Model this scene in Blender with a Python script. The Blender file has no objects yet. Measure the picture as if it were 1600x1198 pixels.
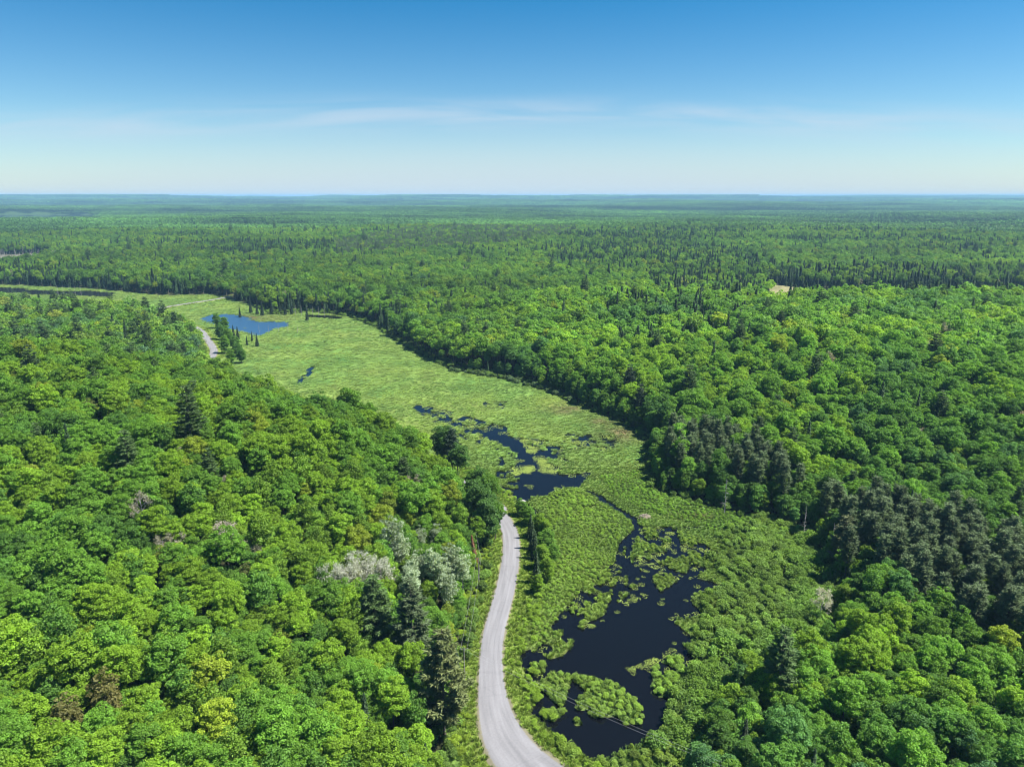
import bpy, math, random
import numpy as np

# ---------------------------------------------------------------- camera, sky, sun, exposure
SC = bpy.context.scene
COL = SC.collection
FPX, PITCH, CAM_H = 1110.0, math.radians(14.8), 115.0      # focal length in photo pixels (1600 wide), tilt, drone height
cam = bpy.data.cameras.new('camera')
cam.sensor_width = 36.0
cam.lens = 36.0 * FPX / 1600.0
cam.clip_start = 1.0
cam.clip_end = 120000.0
camo = bpy.data.objects.new('camera', cam)
COL.objects.link(camo)
camo.location = (0, 0, CAM_H)
camo.rotation_euler = (math.radians(90) - PITCH, 0, 0)
SC.camera = camo

SUN_EL, SUN_AZ = math.radians(58), math.radians(93)        # azimuth clockwise from +Y
W = bpy.data.worlds.new('World')
SC.world = W
W.use_nodes = True


def build_world():
    nt = W.node_tree
    nt.nodes.clear()
    N, L = nt.nodes.new, nt.links.new
    out = N('ShaderNodeOutputWorld')
    bg = N('ShaderNodeBackground')
    bg.inputs['Strength'].default_value = 0.052
    sky = N('ShaderNodeTexSky')
    sky.sky_type = 'NISHITA'
    sky.sun_disc = False
    sky.sun_elevation = SUN_EL
    sky.sun_rotation = SUN_AZ
    sky.altitude = 300
    sky.air_density = 1.0
    sky.dust_density = 0.35
    sky.ozone_density = 2.0
    hs = N('ShaderNodeHueSaturation')
    hs.inputs['Saturation'].default_value = 1.05
    L(sky.outputs[0], hs.inputs['Color'])
    # thin high cirrus streaks low in the sky, all the way round
    tc = N('ShaderNodeTexCoord')
    sep = N('ShaderNodeSeparateXYZ')
    L(tc.outputs['Generated'], sep.inputs[0])

    def m(op, a, b=None, c=None, clamp=False):
        n = N('ShaderNodeMath')
        n.operation = op
        n.use_clamp = clamp
        for i, v in enumerate((a, b, c)):
            if v is None:
                continue
            if isinstance(v, (int, float)):
                n.inputs[i].default_value = v
            else:
                L(v, n.inputs[i])
        return n.outputs[0]
    az = m('ARCTAN2', sep.outputs[0], sep.outputs[1])
    el = m('ARCSINE', sep.outputs[2])
    # darker, deeper blue with height above the horizon (clear dry air)
    up = m('ADD', m('MULTIPLY', m('DIVIDE', el, 0.24, clamp=True), 0.78), 0.22)
    deep = N('ShaderNodeMix')
    deep.data_type = 'RGBA'
    deep.blend_type = 'MULTIPLY'
    L(m('MULTIPLY', up, 1.0), deep.inputs[0])
    L(hs.outputs[0], deep.inputs[6])
    deep.inputs[7].default_value = (0.15, 0.62, 0.85, 1)
    cmb = N('ShaderNodeCombineXYZ')
    bend = m('MULTIPLY', m('MULTIPLY', az, az), 0.10)
    elb = m('ADD', el, bend)
    L(m('MULTIPLY', az, 3.2), cmb.inputs[0])
    L(m('MULTIPLY', elb, 34.0), cmb.inputs[1])
    no = N('ShaderNodeTexNoise')
    no.inputs['Scale'].default_value = 1.15
    no.inputs['Detail'].default_value = 6
    no.inputs['Roughness'].default_value = 0.55
    no.inputs['Distortion'].default_value = 0.5
    L(cmb.outputs[0], no.inputs['Vector'])
    st = N('ShaderNodeMapRange')
    st.inputs[1].default_value = 0.3
    st.inputs[2].default_value = 0.72
    st.interpolation_type = 'SMOOTHSTEP'
    L(no.outputs[0], st.inputs[0])
    d = m('DIVIDE', m('SUBTRACT', elb, 0.104), 0.017)
    band = m('POWER', 2.718, m('MULTIPLY', m('MULTIPLY', d, d), -1.0))
    d2 = m('DIVIDE', m('SUBTRACT', elb, -0.01), 0.072)
    band2 = m('POWER', 2.718, m('MULTIPLY', m('MULTIPLY', d2, d2), -1.0))
    fac = m('ADD', m('MULTIPLY', m('MULTIPLY', band, st.outputs[0]), 0.6), m('MULTIPLY', band2, m('ADD', m('MULTIPLY', no.outputs[0], 0.3), 0.74)), clamp=True)
    mix = N('ShaderNodeMix')
    mix.data_type = 'RGBA'
    L(fac, mix.inputs[0])
    L(deep.outputs[2], mix.inputs[6])
    mix.inputs[7].default_value = (4.2, 5.1, 6.0, 1)
    L(mix.outputs[2], bg.inputs['Color'])
    L(bg.outputs[0], out.inputs['Surface'])


build_world()
sun = bpy.data.lights.new('sun', 'SUN')
sun.energy = 4.6
sun.angle = math.radians(0.53)
sun.color = (1.0, 0.95, 0.87)
suno = bpy.data.objects.new('sun', sun)
COL.objects.link(suno)
suno.location = (0, 0, 400)
suno.rotation_euler = (math.pi / 2 - SUN_EL, 0, -SUN_AZ + math.pi)
SC.view_settings.view_transform = 'Standard'
SC.view_settings.look = 'None'
SC.view_settings.gamma = 1.0
SC.view_settings.use_curve_mapping = False
SC.view_settings.exposure = 1.47
cy = SC.cycles
cy.max_bounces = 7
cy.diffuse_bounces = 4
cy.glossy_bounces = 2
cy.transmission_bounces = 3
cy.volume_bounces = 0
cy.transparent_max_bounces = 4
cy.caustics_reflective = False
cy.caustics_refractive = False
cy.filter_width = 1.05
cy.use_denoising = True
cy.sample_clamp_indirect = 4.0

# ---------------------------------------------------------------- helpers: projection, polygons, noise
rng = np.random.default_rng(7)
random.seed(7)
CP, SP = math.cos(PITCH), math.sin(PITCH)


def ground(pts, z=0.0):
    """photo pixels -> points on the level z (the marsh and the road are level)"""
    p = np.asarray(pts, float)
    dx = (p[:, 0] - 800) / FPX
    dy = (599 - p[:, 1]) / FPX
    t = (z - CAM_H) / (-SP + dy * CP)
    return np.stack([dx * t, (CP + dy * SP) * t], 1)


def pixel(x, y, z):
    dz = z - CAM_H
    dep = np.maximum(y * CP - dz * SP, 1e-3)
    return 800 + FPX * x / dep, 599 - FPX * (y * SP + dz * CP) / dep, dep


def inside(poly, x, y):
    r = np.zeros(x.shape, bool)
    n = len(poly)
    for i in range(n):
        x1, y1 = poly[i]
        x2, y2 = poly[(i + 1) % n]
        if y1 == y2:
            continue
        c = ((y1 > y) != (y2 > y)) & (x < (x2 - x1) * (y - y1) / (y2 - y1) + x1)
        r ^= c
    return r


def segdist(line, x, y, closed=False):
    d = np.full(x.shape, 1e9)
    n = len(line)
    for i in range(n if closed else n - 1):
        ax, ay = line[i]
        bx, by = line[(i + 1) % n]
        vx, vy = bx - ax, by - ay
        L = vx * vx + vy * vy + 1e-9
        t = np.clip(((x - ax) * vx + (y - ay) * vy) / L, 0, 1)
        d = np.minimum(d, np.hypot(x - ax - t * vx, y - ay - t * vy))
    return d


def sdist(poly, x, y):
    """signed distance, positive inside"""
    d = segdist(poly, x, y, True)
    return np.where(inside(poly, x, y), d, -d)


def ss(a, b, x):
    t = np.clip((x - a) / (b - a), 0, 1)
    return t * t * (3 - 2 * t)


def vnoise(x, y, seed=0):
    xi = np.floor(x).astype(np.int64)
    yi = np.floor(y).astype(np.int64)
    fx, fy = x - xi, y - yi
    fx = fx * fx * (3 - 2 * fx)
    fy = fy * fy * (3 - 2 * fy)

    def h(a, b):
        n = (a * 374761393 + b * 668265263 + seed * 974634777) & 0xffffffff
        n = ((n ^ (n >> 13)) * 1274126177) & 0xffffffff
        n = (n ^ (n >> 16)) & 0xffff
        return n / 65535.0
    return (h(xi, yi) * (1 - fx) + h(xi + 1, yi) * fx) * (1 - fy) + (h(xi, yi + 1) * (1 - fx) + h(xi + 1, yi + 1) * fx) * fy


def fbm(x, y, s, o=4, seed=0):
    v, a, tot = 0, 1.0, 0
    f = 1.0 / s
    for k in range(o):
        v = v + a * vnoise(x * f + 17.3 * k, y * f - 9.1 * k, seed + k)
        tot += a
        a *= 0.5
        f *= 2.03
    return v / tot - 0.5


# ---------------------------------------------------------------- layout of the place (photo pixels -> ground)
ROAD_Z = 1.15
RL = ground([(900, 1350), (820, 1290), (785, 1240), (768, 1190), (757, 1150), (750, 1100), (748, 1050), (750, 1000), (757, 970), (768, 940), (778, 905), (785, 870), (788, 845), (786, 822)], ROAD_Z)
RR = ground([(1120, 1270), (1000, 1235), (905, 1198), (845, 1170), (812, 1138), (793, 1100), (787, 1055), (788, 1015), (792, 985), (798, 950), (806, 915), (811, 878), (810, 852), (804, 830)], ROAD_Z)


def resample(P, n):
    P = np.asarray(P, float)
    # Catmull-Rom through the points, then even spacing
    Q = np.vstack([2 * P[0] - P[1], P, 2 * P[-1] - P[-2]])
    out = []
    for i in range(1, len(Q) - 2):
        for t in np.linspace(0, 1, 12, endpoint=False):
            a, b, c, d = Q[i - 1], Q[i], Q[i + 1], Q[i + 2]
            out.append(0.5 * (2 * b + (c - a) * t + (2 * a - 5 * b + 4 * c - d) * t * t + (3 * b - a - 3 * c + d) * t ** 3))
    out.append(P[-1])
    out = np.array(out)
    s = np.r_[0, np.cumsum(np.hypot(*np.diff(out, axis=0).T))]
    q = np.linspace(0, s[-1], n)
    return np.stack([np.interp(q, s, out[:, 0]), np.interp(q, s, out[:, 1])], 1)


mid = (RL + RR) / 2
hwid = np.hypot(*(RL - RR).T) / 2
hwid = np.minimum(hwid, np.r_[5.5, 6.6, 7.4, 6.8, 5.2, 4.0, np.full(len(hwid) - 6, 2.95)])
before = np.array([(150, 84), (85, 86)])
after = np.vstack([ground([(779, 800), (767, 784)], ROAD_Z), [(-45, 303), (-110, 378), (-170, 438)],
                   ground([(329, 574), (334, 548), (324, 530), (306, 512)], ROAD_Z), [(-330, 668), (-375, 705), (-392, 728)],
                   ground([(225, 486), (262, 479), (300, 473), (327, 469)], ROAD_Z), [(-320, 850), (-250, 1000)]])
road_pts = np.vstack([before, mid, after])
road_hw = np.r_[np.full(len(before), 3.6), hwid, np.full(len(after), 2.7)]
ROADC = resample(road_pts, 420)
ROADW = 7.0
ROADHW = np.array([road_hw[k] for k in np.argmin(np.hypot(ROADC[:, None, 0] - road_pts[None, :, 0], ROADC[:, None, 1] - road_pts[None, :, 1]), axis=1)])
ROADHW = np.convolve(np.pad(ROADHW, 6, mode='edge'), np.ones(13) / 13, 'valid')


def roaddist(x, y):
    """distance from the middle of the road, less what the road is wider there than 7 m"""
    d = np.full(x.shape, 1e9)
    for i in range(len(ROADC) - 1):
        ax, ay = ROADC[i]
        bx, by = ROADC[i + 1]
        vx, vy = bx - ax, by - ay
        t = np.clip(((x - ax) * vx + (y - ay) * vy) / (vx * vx + vy * vy + 1e-9), 0, 1)
        d = np.minimum(d, np.hypot(x - ax - t * vx, y - ay - t * vy) - (ROADHW[i] - ROADW / 2))
    return d



VALLEY = np.vstack([[(-14, 20), (-13, 100), (-14, 123), (-13, 153), (-11, 178), (-8.5, 207), (-9.5, 234), (-18, 255), (-52, 298), (-120, 374), (-180, 434), (-216, 480), (-238, 540), (-280, 608), (-346, 668), (-425, 722)],
                    ground([(165, 470), (60, 465), (-160, 463)], 17), ground([(-120, 446), (20, 446), (150, 452), (250, 462), (335, 461), (395, 478), (430, 492), (475, 486), (545, 494), (590, 512), (640, 545), (690, 570), (722, 581), (790, 592), (860, 612), (920, 640), (985, 668), (1012, 690), (1010, 715), (1020, 765), (1100, 790), (1190, 812), (1262, 832)]),
                    ground([(1310, 872), (1300, 930), (1235, 985), (1150, 1012), (1118, 1060), (1098, 1112), (1060, 1160), (1010, 1210)], 11),
                    [(30, 80), (60, 60), (60, 20)]])
MEADOW = ground([(375, 575), (450, 512), (480, 502), (540, 508), (600, 520), (640, 545), (700, 572), (790, 592), (860, 612), (985, 668), (1012, 690), (1000, 735), (930, 745), (800, 790), (700, 700), (560, 650)])
FIELDS = [ground([(1184, 449), (1212, 447.5), (1244, 453), (1240, 468), (1192, 468)]),              # tan clearing
          np.array([(275, 755), (330, 735), (560, 735), (860, 735), (860, 862), (640, 866), (420, 872), (345, 915), (318, 880)]),   # wet strip behind the hill
          ground([(850, 421), (1000, 416), (1180, 419), (1180, 424), (1000, 421), (850, 426)]),
          ground([(-120, 424), (-120, 402), (40, 400), (86, 398), (82, 408), (60, 418), (20, 424)]),          # flooded dead wood
          np.vstack([ground([(-300, 341), (60, 341), (165, 339.5)], 24), ground([(150, 335.5), (-300, 335)], 3)])]
DEADWOOD = FIELDS[3]

POND = ground([(813, 1021), (827, 1016), (862, 1031), (888, 1024), (893, 1000), (905, 985), (920, 972), (945, 961), (956, 945), (973, 939), (994, 913), (1012, 915), (1029, 930), (1057, 909), (1047, 893), (1062, 893), (1085, 902), (1134, 914), (1110, 921), (1085, 925), (1080, 935), (1096, 961), (1080, 965), (1055, 968), (1060, 980), (1081, 996), (1075, 1005), (1050, 1014), (1042, 1031), (1019, 1042), (1016, 1073), (1029, 1090), (1064, 1087), (1040, 1098), (1048, 1120), (1030, 1150), (1000, 1160), (966, 1172), (950, 1187), (917, 1187), (880, 1165), (852, 1137), (828, 1112), (845, 1095), (840, 1075), (826, 1058), (815, 1040)])
ISLANDS = [ground(p) for p in (
    [(834, 1040), (850, 1034), (853, 1048), (834, 1058), (828, 1054)],
    [(844, 1067), (865, 1049), (887, 1053), (891, 1071), (889, 1091), (877, 1105), (858, 1095), (850, 1083)],
    [(899, 1090), (917, 1082), (905, 1072), (891, 1059), (923, 1058), (953, 1066), (979, 1082), (996, 1103), (1004, 1131), (979, 1133), (967, 1121), (947, 1121), (927, 1124), (919, 1109), (903, 1109)],
    [(842, 1119), (860, 1107), (880, 1115), (865, 1130)],
    [(894, 1127), (909, 1124), (908, 1135), (898, 1136)])]
MIDPOND = ground([(747, 676), (769, 663), (790, 666), (796, 682), (822, 685), (826, 702), (850, 708), (862, 735), (878, 743), (928, 737), (912, 750), (906, 761), (872, 763), (853, 776), (831, 776), (822, 786), (844, 806), (836, 808), (819, 797), (806, 782), (794, 776), (819, 752), (791, 735), (815, 725), (808, 708), (790, 697), (765, 687)])
LAKE = ground([(312, 499), (325, 494), (337, 491), (353, 491), (375, 493), (390, 497), (399, 503), (425, 503), (449, 504), (452, 509), (429, 514), (407, 523), (394, 523), (381, 518), (355, 513), (335, 506)])
POOL = ground([(478, 493), (500, 492), (530, 494.5), (534, 498), (505, 497), (480, 495.5)])
LEFTWET = ground([(-120, 450), (40, 449), (112, 453), (175, 457), (196, 464), (150, 465), (112, 461), (40, 459), (-120, 461)])
CHANNELS = [(ground(p), w) for p, w in (
    ([(952, 956), (962, 930), (973, 899), (980, 870), (984, 850), (995, 828), (992, 812), (973, 800), (950, 786), (934, 775), (918, 768)], 1.05),
    ([(960, 900), (972, 850), (990, 832)], 0.9),
    ([(995, 830), (1005, 845), (1030, 852), (1050, 860), (1038, 870), (1022, 878), (1026, 888), (1052, 896)], 1.2),
    ([(1000, 826), (1026, 825), (1075, 824), (1123, 825)], 0.5),
    ([(466, 599), (472, 590), (484, 585), (482, 578), (488, 574)], 1.3),
    ([(650, 637), (672, 646), (690, 656), (705, 661), (747, 672)], 1.6),
    ([(765, 697), (790, 707), (818, 722)], 0.45),
    ([(770, 752), (800, 745), (820, 748)], 0.4),
    ([(790, 765), (805, 770), (818, 780)], 0.4))]
PATCHY = [(ground(p), w) for p, w in (
    ([(895, 935), (950, 890), (975, 860), (1000, 850), (1040, 880), (1030, 925), (960, 950), (910, 985), (880, 1005), (862, 1032), (838, 1018), (870, 970)], 0.03),
    ([(1000, 815), (1060, 830), (1115, 850), (1125, 880), (1080, 905), (1000, 880), (985, 850)], -0.08),
    ([(780, 715), (830, 725), (835, 770), (795, 780), (776, 750)], 0.02),
    ([(815, 685), (870, 690), (900, 742), (850, 738)], 0.03),
    ([(636, 630), (690, 640), (760, 660), (750, 695), (690, 670)], 0.0),
    ([(885, 678), (965, 682), (955, 704), (878, 702)], 0.02),
    ([(755, 628), (790, 628), (785, 640), (760, 640)], 0.0),
    ([(1040, 1015), (1085, 1000), (1080, 1040), (1020, 1060), (985, 1060), (985, 1045)], -0.02))]


def wet(x, y):
    """> 0 where there is open water, in rough metres"""
    n = fbm(x, y, 5.0, 3, 11) * 3.2
    w = np.full(x.shape, -20.0)
    for P in (POND, MIDPOND, LAKE, POOL, LEFTWET):
        s = 1.0 if P is POND or P is MIDPOND else 1.6
        w = np.maximum(w, sdist(P, x, y) + n * s * 0.55 + (fbm(x * 0.6, y, 45, 3, 17) * 60 if P is LEFTWET else 0))
    for P in ISLANDS:
        w = np.minimum(w, -sdist(P, x, y) + n * 0.6)
    for P, wd in CHANNELS:
        w = np.maximum(w, wd - segdist(P, x + n * 0.35, y + n * 0.35))
    f = fbm(x, y * 0.75, 3.8, 4, 23)
    for P, b in PATCHY:
        k = (f + b) * 9.0
        w = np.maximum(w, np.minimum(k, sdist(P, x, y) * 0.5))
    return w


def hill(x, y):
    d = np.maximum(-sdist(VALLEY, x, y), 0)
    r = np.hypot(x, y)
    h = 1.2 * ss(0, 12, d) + 2.5 * ss(4, 60, d)
    left = ss(-6, -40, x) * (1 - ss(315, 420, y + 0.25 * (x + 150)))
    h = h + (23.0 - 9.0 * ss(230, 110, y)) * ss(2, 95, d) * left
    h = h + 13.0 * np.exp(-((x + 62) / 44) ** 2 - ((y - 276) / 50) ** 2) * ss(0, 13, d) * ss(-6, -20, x)
    right = ss(20, 60, x + (y - 420) * 0.35)
    h = h + 16.0 * ss(10, 210, d) * right * (1 - ss(600, 735, y)) * (1 - 0.35 * ss(60, -80, x))
    h = h + fbm(x, y, 90, 3, 3) * 5.0 * ss(10, 80, d) * (1 - ss(700, 1000, r))
    a = ss(900, 2200, r) * 52 + ss(2500, 9000, r) * 52 + ss(8000, 20000, r) * 40
    far = (fbm(x * 0.55, y, 900, 3, 5) + 0.08) * a * 1.1 + ss(2500, 22000, r) * 52
    far = far + fbm(x * 0.4, y, 4200, 3, 9) * ss(4000, 14000, r) * 150
    h = h + np.minimum(np.maximum(far, -2.0), 104 + 8 * fbm(x * 0.5, y, 3000, 2, 15)) * ss(0, 120, d)
    for F in FIELDS:
        k = ss(-30, 0, sdist(F, x, y))
        h = h * (1 - k) + np.minimum(h, 2.5) * k
    return h, d


def terrain(x, y, want_wet=False):
    x = np.asarray(x, float)
    y = np.asarray(y, float)
    h, d = hill(x, y)
    near = (d < 2.0) & (np.hypot(x, y) < 1300)
    w = np.full(x.shape, -20.0)
    if near.any():
        w[near] = wet(x[near], y[near])
    flat = 0.32 + fbm(x, y, 4.0, 3, 31) * 0.5
    base = flat - (flat + 1.1) * ss(-0.7, 0.9, w)
    h = h + base
    rd = np.full(x.shape, 500.0)
    nr = (y < 1050) & (y > 40) & (np.abs(x) < 460)
    if nr.any():
        rd[nr] = roaddist(x[nr], y[nr])
    k = 1 - ss(ROADW / 2 + 1.6, ROADW / 2 + 6.5, rd)
    h = h * (1 - k) + (ROAD_Z - 0.12 - 0.25 * ss(ROADW / 2, ROADW / 2 + 3, rd)) * k
    if want_wet:
        return h, d, w, rd
    return h


# ---------------------------------------------------------------- materials
def mat(name):
    m = bpy.data.materials.new(name)
    m.use_nodes = True
    nt = m.node_tree
    nt.nodes.clear()
    return m, nt, nt.nodes.new, nt.links.new


def leaf_material(name, rough=0.55, spec=0.2, trans=0.45, warm=(1.2, 1.2, 0.5)):
    """leaves: colour comes from each plant's own tint, with every leaf a little lighter or darker"""
    m, nt, N, L = mat(name)
    out = N('ShaderNodeOutputMaterial')
    at = N('ShaderNodeAttribute')
    at.attribute_type = 'INSTANCER'
    at.attribute_name = 'tint'
    lv = N('ShaderNodeAttribute')
    lv.attribute_type = 'GEOMETRY'
    lv.attribute_name = 'leaf'
    mul = N('ShaderNodeVectorMath')
    mul.operation = 'MULTIPLY'
    gain = N('ShaderNodeVectorMath')
    gain.operation = 'SCALE'
    gain.inputs['Scale'].default_value = 1.0 / (1.0 - trans * 0.85)
    L(at.outputs['Color'], gain.inputs[0])
    L(gain.outputs[0], mul.inputs[0])
    L(lv.outputs['Color'], mul.inputs[1])
    p = N('ShaderNodeBsdfPrincipled')
    p.inputs['Roughness'].default_value = rough
    p.inputs['Specular IOR Level'].default_value = spec
    L(mul.outputs[0], p.inputs['Base Color'])
    t = N('ShaderNodeBsdfTranslucent')
    w = N('ShaderNodeVectorMath')
    w.operation = 'MULTIPLY'
    w.inputs[1].default_value = warm
    L(mul.outputs[0], w.inputs[0])
    L(w.outputs[0], t.inputs['Color'])
    mx = N('ShaderNodeMixShader')
    mx.inputs[0].default_value = trans
    L(p.outputs[0], mx.inputs[1])
    L(t.outputs[0], mx.inputs[2])
    L(mx.outputs[0], out.inputs['Surface'])
    return m


def plain_material(name, c1, c2, scale=3.0, rough=0.85, spec=0.2, stretch=(1, 1, 1), bump=0.0):
    m, nt, N, L = mat(name)
    out = N('ShaderNodeOutputMaterial')
    p = N('ShaderNodeBsdfPrincipled')
    p.inputs['Roughness'].default_value = rough
    p.inputs['Specular IOR Level'].default_value = spec
    tc = N('ShaderNodeTexCoord')
    mp = N('ShaderNodeMapping')
    mp.inputs['Scale'].default_value = stretch
    L(tc.outputs['Object'], mp.inputs[0])
    no = N('ShaderNodeTexNoise')
    no.inputs['Scale'].default_value = scale
    no.inputs['Detail'].default_value = 5
    L(mp.outputs[0], no.inputs['Vector'])
    mx = N('ShaderNodeMix')
    mx.data_type = 'RGBA'
    mx.inputs[6].default_value = (*c1, 1)
    mx.inputs[7].default_value = (*c2, 1)
    L(no.outputs[0], mx.inputs[0])
    L(mx.outputs[2], p.inputs['Base Color'])
    if bump:
        b = N('ShaderNodeBump')
        b.inputs['Strength'].default_value = bump
        L(no.outputs[0], b.inputs['Height'])
        L(b.outputs[0], p.inputs['Normal'])
    L(p.outputs[0], out.inputs['Surface'])
    return m


M_LEAF = leaf_material('leaves')
M_NEEDLE = leaf_material('needles', 0.6, 0.25, 0.12, (1.1, 1.1, 0.7))
M_GRASS = leaf_material('sedge', 0.6, 0.2, 0.3, (1.1, 1.1, 0.6))
M_PAD = leaf_material('lily_leaf', 0.6, 0.2, 0.0)
M_BARK = plain_material('bark', (0.055, 0.045, 0.036), (0.17, 0.15, 0.13), 2.0, 0.9, 0.15, (1, 1, 0.25))
M_PALEBARK = plain_material('pale_bark', (0.22, 0.21, 0.18), (0.42, 0.41, 0.37), 2.0, 0.85, 0.2, (1, 1, 0.3))
M_DEADWOOD = plain_material('weathered_wood', (0.20, 0.19, 0.185), (0.42, 0.40, 0.40), 1.5, 0.9, 0.15, (1, 1, 0.2))
M_RUST = plain_material('dead_needles', (0.13, 0.045, 0.02), (0.24, 0.10, 0.05), 2.0)


def ground_material():
    m, nt, N, L = mat('ground')
    out = N('ShaderNodeOutputMaterial')
    p = N('ShaderNodeBsdfPrincipled')
    p.inputs['Roughness'].default_value = 0.95
    p.inputs['Specular IOR Level'].default_value = 0.1
    at = N('ShaderNodeAttribute')
    at.attribute_name = 'soil'
    tc = N('ShaderNodeTexCoord')
    n1 = N('ShaderNodeTexNoise')
    n1.inputs['Scale'].default_value = 0.16
    n1.inputs['Detail'].default_value = 6
    n1.inputs['Roughness'].default_value = 0.65
    L(tc.outputs['Object'], n1.inputs['Vector'])
    n2 = N('ShaderNodeTexNoise')
    n2.inputs['Scale'].default_value = 1.4
    n2.inputs['Detail'].default_value = 4
    L(tc.outputs['Object'], n2.inputs['Vector'])
    r = N('ShaderNodeMapRange')
    r.inputs[1].default_value = 0.3
    r.inputs[2].default_value = 0.7
    r.inputs[3].default_value = 0.6
    r.inputs[4].default_value = 1.35
    L(n1.outputs[0], r.inputs[0])
    r2 = N('ShaderNodeMapRange')
    r2.inputs[1].default_value = 0.3
    r2.inputs[2].default_value = 0.7
    r2.inputs[3].default_value = 0.7
    r2.inputs[4].default_value = 1.3
    L(n2.outputs[0], r2.inputs[0])
    k = N('ShaderNodeMath')
    k.operation = 'MULTIPLY'
    L(r.outputs[0], k.inputs[0])
    L(r2.outputs[0], k.inputs[1])
    s = N('ShaderNodeVectorMath')
    s.operation = 'SCALE'
    L(at.outputs['Color'], s.inputs[0])
    L(k.outputs[0], s.inputs['Scale'])
    L(s.outputs[0], p.inputs['Base Color'])
    b = N('ShaderNodeBump')
    b.inputs['Strength'].default_value = 0.6
    b.inputs['Distance'].default_value = 0.4
    L(n2.outputs[0], b.inputs['Height'])
    L(b.outputs[0], p.inputs['Normal'])
    L(p.outputs[0], out.inputs['Surface'])
    return m


def water_material(name, col=(0.003, 0.0035, 0.005), rough=0.08, bump=0.02, spec=0.3):
    m, nt, N, L = mat(name)
    out = N('ShaderNodeOutputMaterial')
    p = N('ShaderNodeBsdfPrincipled')
    p.inputs['Base Color'].default_value = (*col, 1)
    p.inputs['Roughness'].default_value = rough
    p.inputs['IOR'].default_value = 1.333
    p.inputs['Specular IOR Level'].default_value = spec
    tc = N('ShaderNodeTexCoord')
    no = N('ShaderNodeTexNoise')
    no.inputs['Scale'].default_value = 1.2
    no.inputs['Detail'].default_value = 3
    L(tc.outputs['Object'], no.inputs['Vector'])
    b = N('ShaderNodeBump')
    b.inputs['Strength'].default_value = bump
    b.inputs['Distance'].default_value = 0.3
    L(no.outputs[0], b.inputs['Height'])
    L(b.outputs[0], p.inputs['Normal'])
    L(p.outputs[0], out.inputs['Surface'])
    return m


def road_material():
    m, nt, N, L = mat('worn_asphalt')
    out = N('ShaderNodeOutputMaterial')
    p = N('ShaderNodeBsdfPrincipled')
    p.inputs['Roughness'].default_value = 0.9
    p.inputs['Specular IOR Level'].default_value = 0.25
    uv = N('ShaderNodeUVMap')
    uv.uv_map = 'UVMap'
    sep = N('ShaderNodeSeparateXYZ')
    L(uv.outputs[0], sep.inputs[0])
    # u in metres across, v in metres along: worn wheel tracks, sealed cracks, mottling
    mp = N('ShaderNodeMapping')
    mp.inputs['Scale'].default_value = (1.0, 0.06, 1)
    L(uv.outputs[0], mp.inputs[0])
    tr = N('ShaderNodeTexNoise')
    tr.inputs['Scale'].default_value = 0.9
    tr.inputs['Detail'].default_value = 5
    L(mp.outputs[0], tr.inputs['Vector'])
    mo = N('ShaderNodeTexNoise')
    mo.inputs['Scale'].default_value = 2.6
    mo.inputs['Detail'].default_value = 7
    mo.inputs['Roughness'].default_value = 0.7
    L(uv.outputs[0], mo.inputs['Vector'])
    mp2 = N('ShaderNodeMapping')
    mp2.inputs['Scale'].default_value = (0.05, 0.35, 1)
    L(uv.outputs[0], mp2.inputs[0])
    vo = N('ShaderNodeTexVoronoi')
    vo.feature = 'DISTANCE_TO_EDGE'
    vo.inputs['Scale'].default_value = 0.55
    L(mp2.outputs[0], vo.inputs['Vector'])
    cr = N('ShaderNodeMapRange')
    cr.inputs[1].default_value = 0.0
    cr.inputs[2].default_value = 0.02
    cr.inputs[3].default_value = 0.92
    cr.inputs[4].default_value = 1.0
    L(vo.outputs['Distance'], cr.inputs[0])
    a = N('ShaderNodeMapRange')
    a.inputs[1].default_value = 0.3
    a.inputs[2].default_value = 0.7
    a.inputs[3].default_value = 0.8
    a.inputs[4].default_value = 1.15
    L(tr.outputs[0], a.inputs[0])
    b = N('ShaderNodeMapRange')
    b.inputs[1].default_value = 0.25
    b.inputs[2].default_value = 0.75
    b.inputs[3].default_value = 0.84
    b.inputs[4].default_value = 1.12
    L(mo.outputs[0], b.inputs[0])
    m1 = N('ShaderNodeMath')
    m1.operation = 'MULTIPLY'
    L(a.outputs[0], m1.inputs[0])
    L(b.outputs[0], m1.inputs[1])
    m2 = N('ShaderNodeMath')
    m2.operation = 'MULTIPLY'
    L(m1.outputs[0], m2.inputs[0])
    L(cr.outputs[0], m2.inputs[1])
    s = N('ShaderNodeVectorMath')
    s.operation = 'SCALE'
    # loose tan gravel along both edges
    ab = N('ShaderNodeMath')
    ab.operation = 'ABSOLUTE'
    L(sep.outputs[0], ab.inputs[0])
    jit = N('ShaderNodeMath')
    jit.operation = 'MULTIPLY_ADD'
    jit.inputs[1].default_value = 1.1
    L(mo.outputs[0], jit.inputs[0])
    L(ab.outputs[0], jit.inputs[2])
    ed = N('ShaderNodeMapRange')
    ed.inputs[1].default_value = 3.75
    ed.inputs[2].default_value = 4.05
    L(jit.outputs[0], ed.inputs[0])
    gm = N('ShaderNodeMix')
    gm.data_type = 'RGBA'
    gm.inputs[6].default_value = (0.180, 0.179, 0.190, 1)
    gm.inputs[7].default_value = (0.15, 0.14, 0.09, 1)
    L(ed.outputs[0], gm.inputs[0])
    L(gm.outputs[2], s.inputs[0])
    L(m2.outputs[0], s.inputs['Scale'])
    L(s.outputs[0], p.inputs['Base Color'])
    bu = N('ShaderNodeBump')
    bu.inputs['Strength'].default_value = 0.3
    bu.inputs['Distance'].default_value = 0.03
    L(mo.outputs[0], bu.inputs['Height'])
    L(bu.outputs[0], p.inputs['Normal'])
    L(p.outputs[0], out.inputs['Surface'])
    return m


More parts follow.
